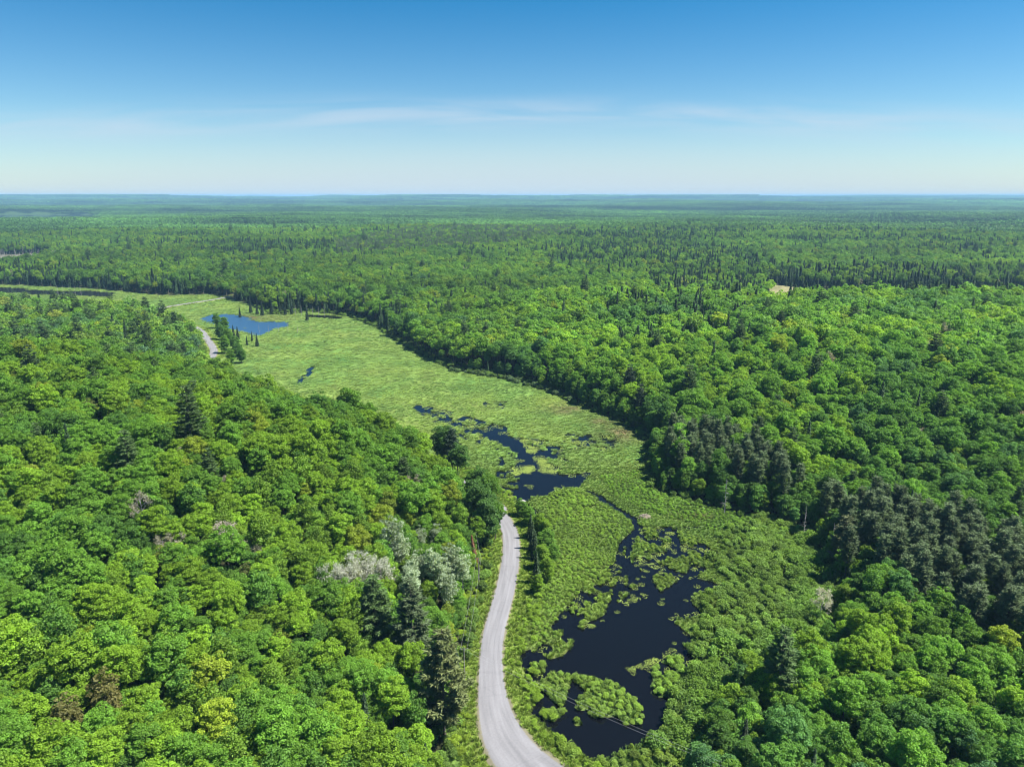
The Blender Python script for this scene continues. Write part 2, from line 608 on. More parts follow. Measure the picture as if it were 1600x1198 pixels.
# ---------------------------------------------------------------- mesh building
def make_mesh(name, verts, quads=None, tris=None, mats=(), leaf=None, matidx=None):
    """numpy arrays -> mesh; leaf = a brightness per face"""
    me = bpy.data.meshes.new(name)
    nq = 0 if quads is None else len(quads)
    nt_ = 0 if tris is None else len(tris)
    parts, starts, tot = [], [], []
    if nq:
        parts.append(np.asarray(quads).ravel())
        starts.append(np.arange(nq) * 4)
        tot.append(np.full(nq, 4))
    if nt_:
        parts.append(np.asarray(tris).ravel())
        starts.append(nq * 4 + np.arange(nt_) * 3)
        tot.append(np.full(nt_, 3))
    idx = np.concatenate(parts).astype(np.int32)
    me.vertices.add(len(verts))
    me.vertices.foreach_set('co', np.asarray(verts, np.float32).ravel())
    me.loops.add(len(idx))
    me.loops.foreach_set('vertex_index', idx)
    me.polygons.add(nq + nt_)
    me.polygons.foreach_set('loop_start', np.concatenate(starts).astype(np.int32))
    me.polygons.foreach_set('loop_total', np.concatenate(tot).astype(np.int32))
    for m in mats:
        me.materials.append(m)
    if matidx is not None:
        me.polygons.foreach_set('material_index', np.asarray(matidx, np.int32))
    if leaf is not None:
        a = me.attributes.new('leaf', 'FLOAT_COLOR', 'FACE')
        c = np.ones((nq + nt_, 4), np.float32)
        c[:, :3] = leaf if np.ndim(leaf) == 2 else np.asarray(leaf)[:, None]
        a.data.foreach_set('color', c.ravel())
    me.update(calc_edges=True)
    me.validate()
    return me


class Geo:
    """collects quads with a material and a brightness"""
    def __init__(self):
        self.v, self.q, self.m, self.l, self.n = [], [], [], [], 0

    def add(self, v, q, m, l):
        self.v.append(np.asarray(v, float).reshape(-1, 3))
        self.q.append(np.asarray(q) + self.n)
        self.n += len(self.v[-1])
        self.m.append(np.full(len(q), m))
        l = np.asarray(l, float)
        if l.ndim == 0:
            l = np.full(len(q), float(l))
        self.l.append(l)

    def leaves(self, c, n, s, r, aspect=0.62, bend=0.22, along=None, m=0, bright=None):
        c = np.asarray(c, float)
        k = len(c)
        n = n / (np.linalg.norm(n, axis=1, keepdims=True) + 1e-9)
        t = r.normal(size=(k, 3)) if along is None else along + 0
        t = t - (t * n).sum(1, keepdims=True) * n
        t /= np.linalg.norm(t, axis=1, keepdims=True) + 1e-9
        b = np.cross(n, t)
        s = np.asarray(s, float).reshape(-1, 1) * np.ones((k, 1))
        v = np.stack([c + t * s - n * s * bend, c + b * s * aspect + n * s * 0.06, c - t * s - n * s * bend, c - b * s * aspect + n * s * 0.06], 1)
        q = np.arange(k * 4).reshape(k, 4)
        if bright is None:
            bright = np.clip(r.normal(1, 0.16, k), 0.55, 1.5)
        self.add(v.reshape(-1, 3), q, m, bright)

    def tube(self, pts, rad, seg=6, m=1, l=1.0):
        pts = np.asarray(pts, float)
        k = len(pts)
        tan = np.gradient(pts, axis=0)
        tan /= np.linalg.norm(tan, axis=1, keepdims=True) + 1e-9
        ref = np.where(np.abs(tan[:, 2:3]) > 0.9, np.array([[1.0, 0, 0]]), np.array([[0, 0, 1.0]]))
        a = np.cross(tan, ref)
        a /= np.linalg.norm(a, axis=1, keepdims=True) + 1e-9
        b = np.cross(tan, a)
        th = np.linspace(0, 2 * np.pi, seg, endpoint=False)
        rad = np.asarray(rad, float).reshape(-1, 1, 1)
        v = pts[:, None, :] + rad * (np.cos(th)[None, :, None] * a[:, None, :] + np.sin(th)[None, :, None] * b[:, None, :])
        q = []
        for i in range(k - 1):
            for j in range(seg):
                j2 = (j + 1) % seg
                q.append((i * seg + j, i * seg + j2, (i + 1) * seg + j2, (i + 1) * seg + j))
        self.add(v.reshape(-1, 3), np.array(q), m, l)

    def mesh(self, name, mats, only=None):
        v = np.concatenate(self.v)
        q = np.concatenate(self.q)
        m = np.concatenate(self.m)
        l = np.concatenate(self.l)
        if only is not None:
            k = m == only
            q, l = q[k], l[k]
            u, inv = np.unique(q, return_inverse=True)
            v, q = v[u], inv.reshape(q.shape)
            return make_mesh(name, v, q, None, (mats[only],), l)
        return make_mesh(name, v, q, None, mats, l, m)


def rand_dirs(r, k, zmin=-1.0):
    z = r.uniform(zmin, 1, k)
    a = r.uniform(0, 2 * np.pi, k)
    s = np.sqrt(1 - z * z)
    return np.stack([np.cos(a) * s, np.sin(a) * s, z], 1)


def limbs(g, r, height, trunk_r, zfrom, targets, bark=1):
    lean = r.normal(0, 0.25, 2)
    top = height * 0.86
    zz = np.linspace(-0.8, top, 7)
    path = np.stack([lean[0] * (zz / top) ** 2, lean[1] * (zz / top) ** 2, zz], 1)
    g.tube(path, np.interp(zz, [-0.8, 0.8, top], [trunk_r * 1.45, trunk_r, trunk_r * 0.18]), 7, bark)
    for t in targets:
        z0 = r.uniform(zfrom, min(top * 0.9, max(zfrom + 0.3, t[2] - 0.6)))
        p0 = np.array([np.interp(z0, zz, path[:, 0]), np.interp(z0, zz, path[:, 1]), z0])
        midp = p0 * 0.5 + t * 0.5 + np.array([0, 0, -0.35])
        g.tube([p0, midp, t], [trunk_r * 0.34, trunk_r * 0.22, trunk_r * 0.07], 4, bark)


def broadleaf(seed, rx=4.0, rz=4.4, zc=11.6, nl=36, lr=(0.95, 1.65), per=70, leaf=0.42, soft=0.62, zmin=-0.45, trunk=0.26, fill=0.25, updroop=0.75):
    r = np.random.default_rng(seed)
    g = Geo()
    d = rand_dirs(r, nl, zmin)
    # lobes of the crown: an uneven dome, spread by pushing near ones apart
    for _ in range(12):
        diff = d[:, None] - d[None]
        dist = np.linalg.norm(diff, axis=2) + np.eye(nl) * 9
        d = d + (diff / dist[..., None] ** 3).sum(1) * 0.004
        d /= np.linalg.norm(d, axis=1, keepdims=True)
        d[:, 2] = np.maximum(d[:, 2], zmin)
    rad = r.uniform(0.55, 1.08, nl)
    squash = np.array([rx * r.uniform(0.85, 1.15), rx * r.uniform(0.85, 1.15), rz])
    C = d * rad[:, None] * squash + np.array([0, 0, zc])
    R = r.uniform(*lr, nl)
    tone = np.clip(r.normal(1, 0.10, nl), 0.75, 1.3)
    for i in range(nl):
        k = int(per * (R[i] / np.mean(lr)) ** 2)
        e = rand_dirs(r, k, -0.55)
        e = e + d[i] * 0.35
        e /= np.linalg.norm(e, axis=1, keepdims=True)
        pos = C[i] + e * R[i] * r.uniform(0.72, 1.06, (k, 1)) * np.array([1.12, 1.12, 0.8])
        nrm = e * 0.55 + np.array([0, 0, updroop]) + r.normal(0, soft, (k, 3))
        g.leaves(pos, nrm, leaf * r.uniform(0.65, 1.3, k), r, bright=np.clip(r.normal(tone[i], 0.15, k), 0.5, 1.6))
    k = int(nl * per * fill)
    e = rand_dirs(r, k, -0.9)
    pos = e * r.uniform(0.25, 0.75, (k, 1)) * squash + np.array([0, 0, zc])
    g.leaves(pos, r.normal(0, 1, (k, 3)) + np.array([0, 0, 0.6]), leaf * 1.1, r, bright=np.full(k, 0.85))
    limbs(g, r, zc + rz, trunk, zc - rz * 0.9, [C[i] * np.array([0.8, 0.8, 1]) - np.array([0, 0, 0.4]) for i in range(0, nl, max(1, nl // 12))])
    return g


def pine(seed, height=22, zlow=6.0, rmax=4.6, whorl=1.25, nb=6, needle=0.42, plume=26, dens=1.0, top_pow=0.9, asp=0.16, lift=0.2, thick=0.24):
    r = np.random.default_rng(seed)
    g = Geo()
    zz = np.linspace(-0.8, height, 9)
    g.tube(np.stack([zz * 0, zz * 0, zz], 1), np.interp(zz, [-0.8, 0.6, height], [thick * 1.4, thick, 0.03]), 7, 1)
    z = zlow
    while z < height - 0.5:
        t = (z - zlow) / (height - zlow)
        L0 = rmax * ((1 - t) ** top_pow) * min(1.0, 0.55 + 1.6 * t) + 0.35
        k = nb if t < 0.8 else 4
        a0 = r.uniform(0, 6.28)
        for j in range(k):
            if r.uniform() < 0.12:
                continue
            a = a0 + j * 2 * np.pi / k + r.normal(0, 0.25)
            L = L0 * r.uniform(0.6, 1.15)
            dirv = np.array([math.cos(a), math.sin(a), 0])
            end = dirv * L + np.array([0, 0, z + L * lift * r.uniform(0.3, 1.3)])
            st = np.array([0, 0, z])
            midp = st * 0.45 + end * 0.55 + np.array([0, 0, -0.12 * L])
            g.tube([st, midp, end], [0.07, 0.05, 0.015], 3, 1)
            nc = max(2, int(L * 1.5 * dens))
            for q in range(nc):
                f = 0.35 + 0.65 * (q + r.uniform()) / nc
                side = np.array([-dirv[1], dirv[0], 0]) * r.normal(0, 0.16 * L * f)
                c = st * (1 - f) + end * f + side + np.array([0, 0, -0.10 * L * math.sin(math.pi * f) + 0.05])
                m = int(plume)
                e = rand_dirs(r, m, -0.35) * np.array([1, 1, 0.7]) + dirv * 0.5
                pos = c + e * r.uniform(0.1, 0.62, (m, 1))
                nrm = np.cross(e, r.normal(0, 1, (m, 3))) + np.array([0, 0, 0.9])
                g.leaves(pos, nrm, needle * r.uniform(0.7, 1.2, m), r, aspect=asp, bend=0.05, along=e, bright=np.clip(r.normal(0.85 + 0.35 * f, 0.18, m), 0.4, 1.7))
        z += whorl * r.uniform(0.8, 1.15)
    return g


def spruce(seed, height=16, rmax=2.5, zlow=1.2, leaf=0.34, dens=1.0, asp=0.3, droop=0.25):
    r = np.random.default_rng(seed)
    g = Geo()
    zz = np.linspace(-0.6, height, 8)
    g.tube(np.stack([zz * 0, zz * 0, zz], 1), np.interp(zz, [-0.6, 0.5, height], [0.24, 0.18, 0.02]), 6, 1)
    z = zlow
    while z < height - 0.2:
        t = (z - zlow) / (height - zlow)
        L = rmax * (1 - t) ** 0.85 * r.uniform(0.82, 1.12) + 0.12
        k = max(5, int(11 * (1 - t) + 4))
        a = np.linspace(0, 2 * np.pi, k, endpoint=False) + r.uniform(0, 6) + r.normal(0, 0.12, k)
        for aj in a:
            Lj = L * r.uniform(0.65, 1.12)
            m = max(4, int(10 * Lj * dens))
            f = np.sqrt(r.uniform(0.06, 1, m))
            dv = np.array([math.cos(aj), math.sin(aj), 0])
            sv = np.array([-dv[1], dv[0], 0])
            pos = dv * (f * Lj)[:, None] + sv * (r.normal(0, 0.17, m) * Lj * (1.1 - f))[:, None]
            pos[:, 2] = z - droop * f * Lj + r.normal(0, 0.1, m)
            nrm = np.array([0, 0, 1.0]) + dv * 0.5 + r.normal(0, 0.35, (m, 3))
            al = np.repeat((dv + np.array([0, 0, -droop]))[None], m, 0) + r.normal(0, 0.4, (m, 3))
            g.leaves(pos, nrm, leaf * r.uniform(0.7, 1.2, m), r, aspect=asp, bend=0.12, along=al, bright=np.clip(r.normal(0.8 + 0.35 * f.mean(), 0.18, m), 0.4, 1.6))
        z += 0.42 * r.uniform(0.8, 1.2) * (1.15 - 0.5 * t)
    k = 14
    g.leaves(np.stack([r.normal(0, 0.06, k), r.normal(0, 0.06, k), height - r.uniform(0, 0.9, k)], 1), r.normal(0, 1, (k, 3)), 0.2, r, aspect=0.3, along=np.tile([0, 0, 1.0], (k, 1)))
    return g


def bare(seed, height=13, spread=3.2, levels=4, leafy=0, tr=0.2, twig=0.018):
    """a leafless tree: trunk, boughs and a haze of fine twigs"""
    r = np.random.default_rng(seed)
    g = Geo()
    zz = np.linspace(-0.6, height * 0.92, 8)
    path = np.stack([np.cumsum(r.normal(0, 0.08, 8)), np.cumsum(r.normal(0, 0.08, 8)), zz], 1)
    g.tube(path, np.interp(zz, [-0.6, 0.6, height], [tr * 1.4, tr, 0.03]), 6, 1)

    def grow(p, d, L, rad, lev):
        e = p + d * L
        mdl = (p + e) / 2 + r.normal(0, 0.07 * L, 3)
        g.tube([p, mdl, e], [rad, rad * 0.75, rad * 0.45], 4 if lev > 1 else 3, 1)
        if leafy and lev <= 1:
            m = leafy
            c = e + r.normal(0, 0.28, (m, 3))
            g.leaves(c, r.normal(0, 1, (m, 3)) + np.array([0, 0, 0.5]), 0.17, r, m=0)
        if lev <= 0:
            return
        for _ in range(3 if lev > 1 else 4):
            dd = d + r.normal(0, 0.48, 3) + np.array([0, 0, 0.16])
            dd /= np.linalg.norm(dd)
            grow(p + d * L * r.uniform(0.45, 1.0), dd, L * r.uniform(0.5, 0.75), max(rad * 0.5, twig), lev - 1)
    nb = 11
    for i in range(nb):
        z = height * (0.38 + 0.52 * i / nb)
        a = i * 2.4 + r.normal(0, 0.3)
        up = 0.5 + 0.5 * i / nb
        d = np.array([math.cos(a), math.sin(a), up])
        d /= np.linalg.norm(d)
        p = np.array([np.interp(z, zz, path[:, 0]), np.interp(z, zz, path[:, 1]), z])
        grow(p, d, spread * (0.62 - 0.25 * i / nb), tr * 0.33, levels - 2)
    return g


def snag(seed, height=11, n=22, L=1.5, tr=0.15):
    r = np.random.default_rng(seed)
    g = Geo()
    zz = np.linspace(-0.6, height, 7)
    g.tube(np.stack([zz * r.normal(0, 0.012), zz * r.normal(0, 0.012), zz], 1), np.interp(zz, [-0.6, 0.4, height], [tr * 1.35, tr, 0.035]), 6, 1)
    for i in range(n):
        z = height * r.uniform(0.22, 0.97)
        a = r.uniform(0, 6.28)
        l = L * (1.15 - z / height) * r.uniform(0.6, 1.3) + 0.25
        e = np.array([math.cos(a) * l, math.sin(a) * l, z + l * r.uniform(-0.45, 0.15)])
        g.tube([[0, 0, z], (np.array([0, 0, z]) + e) / 2 + [0, 0, 0.05], e], [0.05, 0.035, 0.015], 3, 1)
    return g


def shrub(seed, rad=1.25, h=1.9, nl=13, per=58, leaf=0.145, stems=6, soft=0.55):
    r = np.random.default_rng(seed)
    g = Geo()
    d = rand_dirs(r, nl, 0.0)
    C = d * r.uniform(0.4, 0.85, (nl, 1)) * np.array([rad, rad, h * 0.62]) + np.array([0, 0, h * 0.3])
    for i in range(nl):
        R = r.uniform(0.38, 0.62) * rad * 0.85
        e = rand_dirs(r, per, -0.4)
        pos = C[i] + e * R * r.uniform(0.6, 1.1, (per, 1))
        g.leaves(pos, e * 0.5 + np.array([0, 0, 0.7]) + r.normal(0, soft, (per, 3)), leaf * r.uniform(0.7, 1.3, per), r, bright=np.clip(r.normal(1, 0.17, per), 0.5, 1.6))
    for i in range(stems):
        t = C[i % nl]
        p0 = np.array([t[0] * 0.15, t[1] * 0.15, -0.25])
        g.tube([p0, (p0 + t) / 2 + [0, 0, 0.1], t], [0.045, 0.03, 0.012], 4, 1)
    return g


def tuft(seed, rad=0.8, n=70, h=0.7):
    r = np.random.default_rng(seed)
    g = Geo()
    a = r.uniform(0, 6.28, n)
    q = np.sqrt(r.uniform(0, 1, n)) * rad
    base = np.stack([np.cos(a) * q, np.sin(a) * q, np.full(n, -0.12)], 1)
    out = np.stack([np.cos(a), np.sin(a), np.zeros(n)], 1) * (0.15 + 0.5 * q[:, None] / rad) + r.normal(0, 0.25, (n, 3))
    hh = h * r.uniform(0.55, 1.2, n) * (1.1 - 0.5 * q / rad)
    tip = base + out * hh[:, None]
    tip[:, 2] = hh
    sd = np.cross(out + 1e-3, [0, 0, 1.0])
    sd /= np.linalg.norm(sd, axis=1, keepdims=True)
    w = 0.055
    midp = base * 0.45 + tip * 0.55 + np.array([0, 0, 0.12])
    v = np.stack([base - sd * w, base + sd * w, midp + sd * w * 0.9, tip, midp - sd * w * 0.9], 1)
    k = np.arange(n)[:, None] * 5
    qd = np.concatenate([k + np.array([[0, 1, 2, 4]]), k + np.array([[4, 2, 3, 3]])], 0)
    # the tip is a small quad of its own
    v = np.stack([base - sd * w, base + sd * w, midp + sd * w, midp - sd * w, tip + sd * 0.012, tip - sd * 0.012], 1)
    k = np.arange(n)[:, None] * 6
    qd = np.concatenate([k + np.array([[0, 1, 2, 3]]), k + np.array([[3, 2, 4, 5]])], 0)
    br = np.clip(r.normal(1, 0.18, n), 0.5, 1.5)
    g.add(v.reshape(-1, 3), qd, 0, np.concatenate([br * 0.95, br * 1.1]))
    return g


def pads(seed, n=34, rad=1.6):
    r = np.random.default_rng(seed)
    g = Geo()
    a = r.uniform(0, 6.28, n)
    q = np.sqrt(r.uniform(0, 1, n)) * rad
    s = r.uniform(0.10, 0.24, n)
    th = np.array([0.12, 1.7, 3.3, 4.9])
    for i in range(n):
        c = np.array([math.cos(a[i]) * q[i], math.sin(a[i]) * q[i], 0.012 + 0.002 * (i % 9)])
        t = np.linspace(0.3, 6.0, 8) + r.uniform(0, 6)
        ring = np.stack([np.cos(t) * s[i], np.sin(t) * s[i], np.zeros(8)], 1) + c
        v = np.vstack([c[None], ring])
        f = [(0, 1, 2, 3), (0, 3, 4, 5), (0, 5, 6, 7), (0, 7, 8, 8)][:3]
        g.add(v, np.array(f), 0, r.uniform(0.8, 1.25))
    return g


# ---------------------------------------------------------------- objects and tagging
def link(o, parent=None):
    COL.objects.link(o)
    if parent is not None:
        o.parent = parent
    return o


def obj(name, me, parent=None):
    return link(bpy.data.objects.new(name, me), parent)


def tag(o, label=None, cat=None, group=None, kind=None):
    if label:
        o['label'] = label
    if cat:
        o['category'] = cat
    if group:
        o['group'] = group
    if kind:
        o['kind'] = kind
    return o


def empty(name, loc, rz=0.0, sc=(1, 1, 1)):
    o = bpy.data.objects.new(name, None)
    o.empty_display_size = 0.3
    COL.objects.link(o)
    o.location = loc
    o.rotation_euler = (0, 0, rz)
    o.scale = sc
    return o


def scatter_group():
    ng = bpy.data.node_groups.new('scatter', 'GeometryNodeTree')
    return ng


def stuff(name, label, cat, xyz, rz, scl, idx, tint, protos, tilt=None):
    """ONE object holding an uncountable mass of plants, placed by geometry nodes"""
    n = len(xyz)
    me = bpy.data.meshes.new(name)
    me.vertices.add(n)
    me.vertices.foreach_set('co', np.asarray(xyz, np.float32).ravel())
    a = me.attributes.new('turn', 'FLOAT_VECTOR', 'POINT')
    rot = np.zeros((n, 3), np.float32)
    rot[:, 2] = rz
    if tilt is not None:
        rot[:, :2] = tilt
    a.data.foreach_set('vector', rot.ravel())
    a = me.attributes.new('size', 'FLOAT_VECTOR', 'POINT')
    s = np.asarray(scl, np.float32)
    if s.ndim == 1:
        s = np.repeat(s[:, None], 3, 1)
    a.data.foreach_set('vector', np.ascontiguousarray(s).ravel())
    a = me.attributes.new('form', 'INT', 'POINT')
    a.data.foreach_set('value', np.asarray(idx, np.int32))
    a = me.attributes.new('tint', 'FLOAT_COLOR', 'POINT')
    c = np.ones((n, 4), np.float32)
    c[:, :3] = tint
    a.data.foreach_set('color', c.ravel())
    o = obj(name, me)
    tag(o, label, cat, kind='stuff')
    pc = bpy.data.collections.new(name + '_forms')
    for i, pm in enumerate(protos):
        pc.objects.link(bpy.data.objects.new('%s_form_%02d' % (name, i), pm))
    ng = bpy.data.node_groups.new(name, 'GeometryNodeTree')
    ng.interface.new_socket('Geometry', in_out='INPUT', socket_type='NodeSocketGeometry')
    ng.interface.new_socket('Geometry', in_out='OUTPUT', socket_type='NodeSocketGeometry')
    N, L = ng.nodes.new, ng.links.new
    gi, go = N('NodeGroupInput'), N('NodeGroupOutput')
    ci = N('GeometryNodeCollectionInfo')
    ci.inputs['Collection'].default_value = pc
    ci.inputs['Separate Children'].default_value = True
    ci.inputs['Reset Children'].default_value = True
    ip = N('GeometryNodeInstanceOnPoints')
    ip.inputs['Pick Instance'].default_value = True

    def na(nm, ty):
        x = N('GeometryNodeInputNamedAttribute')
        x.data_type = ty
        x.inputs['Name'].default_value = nm
        return x.outputs['Attribute']
    e2r = N('FunctionNodeEulerToRotation')
    L(na('turn', 'FLOAT_VECTOR'), e2r.inputs[0])
    L(gi.outputs[0], ip.inputs['Points'])
    L(ci.outputs[0], ip.inputs['Instance'])
    L(na('form', 'INT'), ip.inputs['Instance Index'])
    L(e2r.outputs[0], ip.inputs['Rotation'])
    L(na('size', 'FLOAT_VECTOR'), ip.inputs['Scale'])
    L(ip.outputs[0], go.inputs[0])
    md = o.modifiers.new('scatter', 'NODES')
    md.node_group = ng
    return o


# ---------------------------------------------------------------- ground, water, road
def build_ground():
    th = np.concatenate([np.radians(np.arange(-44, 44.01, 0.24)), np.radians(np.arange(47, 314, 4.0))])
    r = [4.0]
    while r[-1] < 34000:
        q = r[-1]
        r.append(q * (1.12 if q < 85 else 1.0062 if q < 420 else 1.0085 if q < 1300 else 1.018 if q < 6000 else 1.03))
    r = np.array(r)
    T, R = np.meshgrid(th, r)
    X, Y = np.sin(T) * R, np.cos(T) * R
    x, y = X.ravel(), Y.ravel()
    h, d, w, rd = terrain(x, y, True)
    nr, nth = R.shape
    i = np.arange(nr - 1)[:, None] * nth
    j = np.arange(nth)[None]
    j2 = (j + 1) % nth
    q = np.stack([i + j, i + j2, i + nth + j2, i + nth + j], -1).reshape(-1, 4)
    v = np.stack([x, y, h], 1)
    v = np.vstack([v, [[0, 0, h[0]]]])
    tri = np.stack([np.full(nth, len(v) - 1), (np.arange(nth) + 1) % nth, np.arange(nth)], 1)
    me = make_mesh('ground', v, q, tri, (ground_material(),))
    # what the soil is covered with, from the layout
    c = np.zeros((len(v), 4), np.float32)
    c[:, 3] = 1
    n1 = fbm(x, y, 26, 4, 41)[:, None]
    n2 = fbm(x, y, 9, 3, 43)[:, None]
    forest = np.array([[0.030, 0.034, 0.014]])
    farforest = np.array([[0.040, 0.075, 0.022]])
    meadow = np.array([[0.100, 0.160, 0.034]]) * (1 + 0.9 * n2) + np.array([[0.06, 0.03, 0.008]]) * n1 * 1.5
    rusty = np.array([[0.105, 0.085, 0.040]])
    mud = np.array([[0.022, 0.018, 0.013]])
    verge = np.array([[0.12, 0.165, 0.03]]) * (1 + 1.0 * n2)
    gravel = np.array([[0.2, 0.19, 0.10]])
    inv = ss(1.5, 0, d)[:, None]
    col = forest * (1 - inv) + meadow * inv
    far = ss(1800, 4500, np.hypot(x, y))[:, None]
    col = col * (1 - far) + farforest * far
    # reddish bog moss round the far shallow pools
    px, py, _ = pixel(x, y, 0 * x)
    for cx, cy_, sx, sy in ((975, 678, 45, 14), (940, 660, 20, 8), (1085, 808, 30, 5), (885, 640, 30, 8), (395, 497, 60, 5)):
        k = np.exp(-((px - cx) / sx) ** 2 - ((py - cy_) / sy) ** 2)[:, None] * inv * np.clip(0.75 + 2.5 * n2, 0, 1)
        col = col * (1 - k) + rusty * k
    k = (ss(9.5, 6.0, rd) * ss(1.0, -0.5, w))[:, None]
    col = col * (1 - k) + verge * k
    k = 0.5 * ss(ROADW / 2 + 1.1, ROADW / 2 + 0.2, rd)[:, None]
    col = col * (1 - k) + gravel * k
    k = ss(-0.75, 0.05, w)[:, None]
    col = col * (1 - k) + mud * k
    for F, cc in ((FIELDS[1], (0.06, 0.075, 0.03)), (FIELDS[2], (0.10, 0.11, 0.05)), (FIELDS[3], (0.10, 0.10, 0.065))):
        k = ss(-3, 3, sdist(F, x, y))[:, None]
        col = col * (1 - k) + np.array([cc]) * k
    tan = ss(-2, 3, sdist(FIELDS[0], x, y))[:, None]
    col = col * (1 - tan) + np.array([[0.185, 0.175, 0.085]]) * (1 + n2) * tan
    c[:len(x), :3] = np.clip(col, 0.004, 0.6)
    c[-1, :3] = forest
    a = me.attributes.new('soil', 'FLOAT_COLOR', 'POINT')
    a.data.foreach_set('color', c.ravel())
    me.polygons.foreach_set('use_smooth', np.ones(len(me.polygons), bool))
    o = obj('ground', me)
    return tag(o, 'forest floor and marshy valley ground reaching to the horizon', kind='structure')


def sheet(name, P, z, m, label, margin=8.0):
    x0, y0 = P.min(0) - margin
    x1, y1 = P.max(0) + margin
    nx, ny = 6, 6
    xs, ys = np.linspace(x0, x1, nx), np.linspace(y0, y1, ny)
    v = np.array([(a, b, z) for b in ys for a in xs])
    q = np.array([(j * nx + i, j * nx + i + 1, (j + 1) * nx + i + 1, (j + 1) * nx + i) for j in range(ny - 1) for i in range(nx - 1)])
    o = obj(name, make_mesh(name, v, q, None, (m,)))
    return tag(o, label, kind='structure')


build_ground()
M_WATER = water_material('bog_water')
marsh_box = np.vstack([POND, CHANNELS[0][0], CHANNELS[2][0], CHANNELS[3][0], MIDPOND, CHANNELS[5][0], CHANNELS[4][0], ground([(960, 680)])])
sheet('pond', marsh_box, 0.0, M_WATER, 'dark peaty ponds and channels winding through the marsh')
sheet('pond', POOL, -0.004, M_WATER, 'small dark pool under the trees past the lake', 4.0)
sheet('lake', LAKE, -0.008, water_material('lake_water', (0.022, 0.062, 0.12), 0.35, 0.5, 0.5), 'blue lake at the far end of the meadow')  # blue base colour paints in part of the sky's reflection
sheet('pond', LEFTWET, 0.05, water_material('far_water', (0.012, 0.014, 0.018)), 'dark pool below the dead trees behind the wooded hill')


def build_road():
    c = ROADC
    t = np.gradient(c, axis=0)
    t /= np.linalg.norm(t, axis=1, keepdims=True)
    nrm = np.stack([-t[:, 1], t[:, 0]], 1)
    s = np.r_[0, np.cumsum(np.hypot(*np.diff(c, axis=0).T))]
    us = np.array([-1.14, -0.97, -0.6, -0.25, 0, 0.25, 0.6, 0.97, 1.14])
    zs = np.array([-0.14, 0.0, 0.02, 0.045, 0.06, 0.045, 0.02, 0.0, -0.14])
    ragged = fbm(s, s * 0, 3.0, 3, 77) * 0.9
    ragged2 = fbm(s, s * 0 + 50, 3.0, 3, 78) * 0.9
    v, uv = [], []
    for i in range(len(c)):
        for u, z in zip(us, zs):
            e = ROADHW[i] * u + (ragged[i] if u > 0.9 else ragged2[i] if u < -0.9 else 0)
            v.append((*(c[i] + nrm[i] * e), ROAD_Z + z))
            uv.append((e / ROADHW[i] * 3.5, s[i]))
    k = len(us)
    q = np.array([(i * k + j + 1, i * k + j, (i + 1) * k + j, (i + 1) * k + j + 1) for i in range(len(c) - 1) for j in range(k - 1)])
    me = make_mesh('road', np.array(v), q, None, (road_material(),))
    ul = me.uv_layers.new(name='UVMap')
    li = np.zeros(len(me.loops), np.int32)
    me.loops.foreach_get('vertex_index', li)
    ul.data.foreach_set('uv', np.array(uv, np.float32)[li].ravel())
    o = obj('road', me)
    tag(o, 'pale worn two-lane country road curving past the pond', kind='structure')


build_road()

# ---------------------------------------------------------------- plant forms
MB, MP = (M_LEAF, M_BARK, M_BARK), (M_NEEDLE, M_BARK, M_BARK)
MD = (M_LEAF, M_DEADWOOD, M_DEADWOOD)
BROAD = [broadleaf(100, 3.6, 4.0, 11.6, 72, (0.4, 1.15), 84, 0.215), broadleaf(101, 3.1, 4.5, 11.8, 66, (0.4, 1.05), 84, 0.215), broadleaf(102, 4.0, 3.6, 11.3, 84, (0.4, 1.2), 80, 0.22),
         broadleaf(103, 2.8, 3.9, 10.6, 54, (0.35, 1.0), 84, 0.205), broadleaf(104, 3.7, 4.6, 12.4, 90, (0.35, 0.95), 68, 0.20),
         broadleaf(105, 3.0, 5.6, 7.2, 62, (0.6, 1.2), 100, 0.22, 0.5, -0.95, 0.2, 0.15), broadleaf(106, 3.5, 4.6, 6.0, 62, (0.6, 1.3), 100, 0.22, 0.5, -0.95, 0.2, 0.15)]
SOFT = [broadleaf(110, 2.9, 4.4, 10.8, 60, (0.6, 1.05), 44, 0.26, 0.8, -0.5, 0.2, 0.35, 0.4), broadleaf(111, 2.5, 4.8, 10.6, 54, (0.6, 0.95), 44, 0.25, 0.8, -0.6, 0.19, 0.35, 0.4)]
POPLAR = [broadleaf(120, 2.5, 6.0, 11.5, 56, (0.55, 0.95), 40, 0.24, 0.9, -0.8, 0.2, 0.25, 0.25), broadleaf(121, 2.0, 5.0, 9.6, 42, (0.5, 0.9), 40, 0.23, 0.9, -0.8, 0.17, 0.25, 0.25)]
WPINE = [pine(130, 23, 5, 5.2, 1.15, 7, 0.5, 30, 1.3, 0.8, 0.2), pine(131, 20, 3.5, 5.0, 1.0, 7, 0.5, 30, 1.4, 0.75, 0.2), pine(132, 25, 7, 5.0, 1.2, 7, 0.5, 28, 1.3, 0.8, 0.2)]
RPINE = [pine(140, 19, 7, 2.5, 0.8, 6, 0.42, 28, 1.5, 0.75, 0.17, 0.8, 0.2), pine(141, 18, 6.5, 2.2, 0.8, 6, 0.42, 28, 1.5, 0.75, 0.17, 0.9, 0.19)]
SPRUCE = [spruce(150, 16, 2.5), spruce(151, 13, 1.9, 0.8), spruce(152, 18, 2.2)]
CEDAR = [broadleaf(160, 2.3, 6.2, 7.0, 90, (0.5, 0.85), 46, 0.2, 0.7, -0.95, 0.2, 0.1, 0.4)]
BARE = [bare(170, 13, 4.6, 5, 3, 0.2, 0.025), bare(171, 12, 4.2, 5, 4, 0.18, 0.025)]
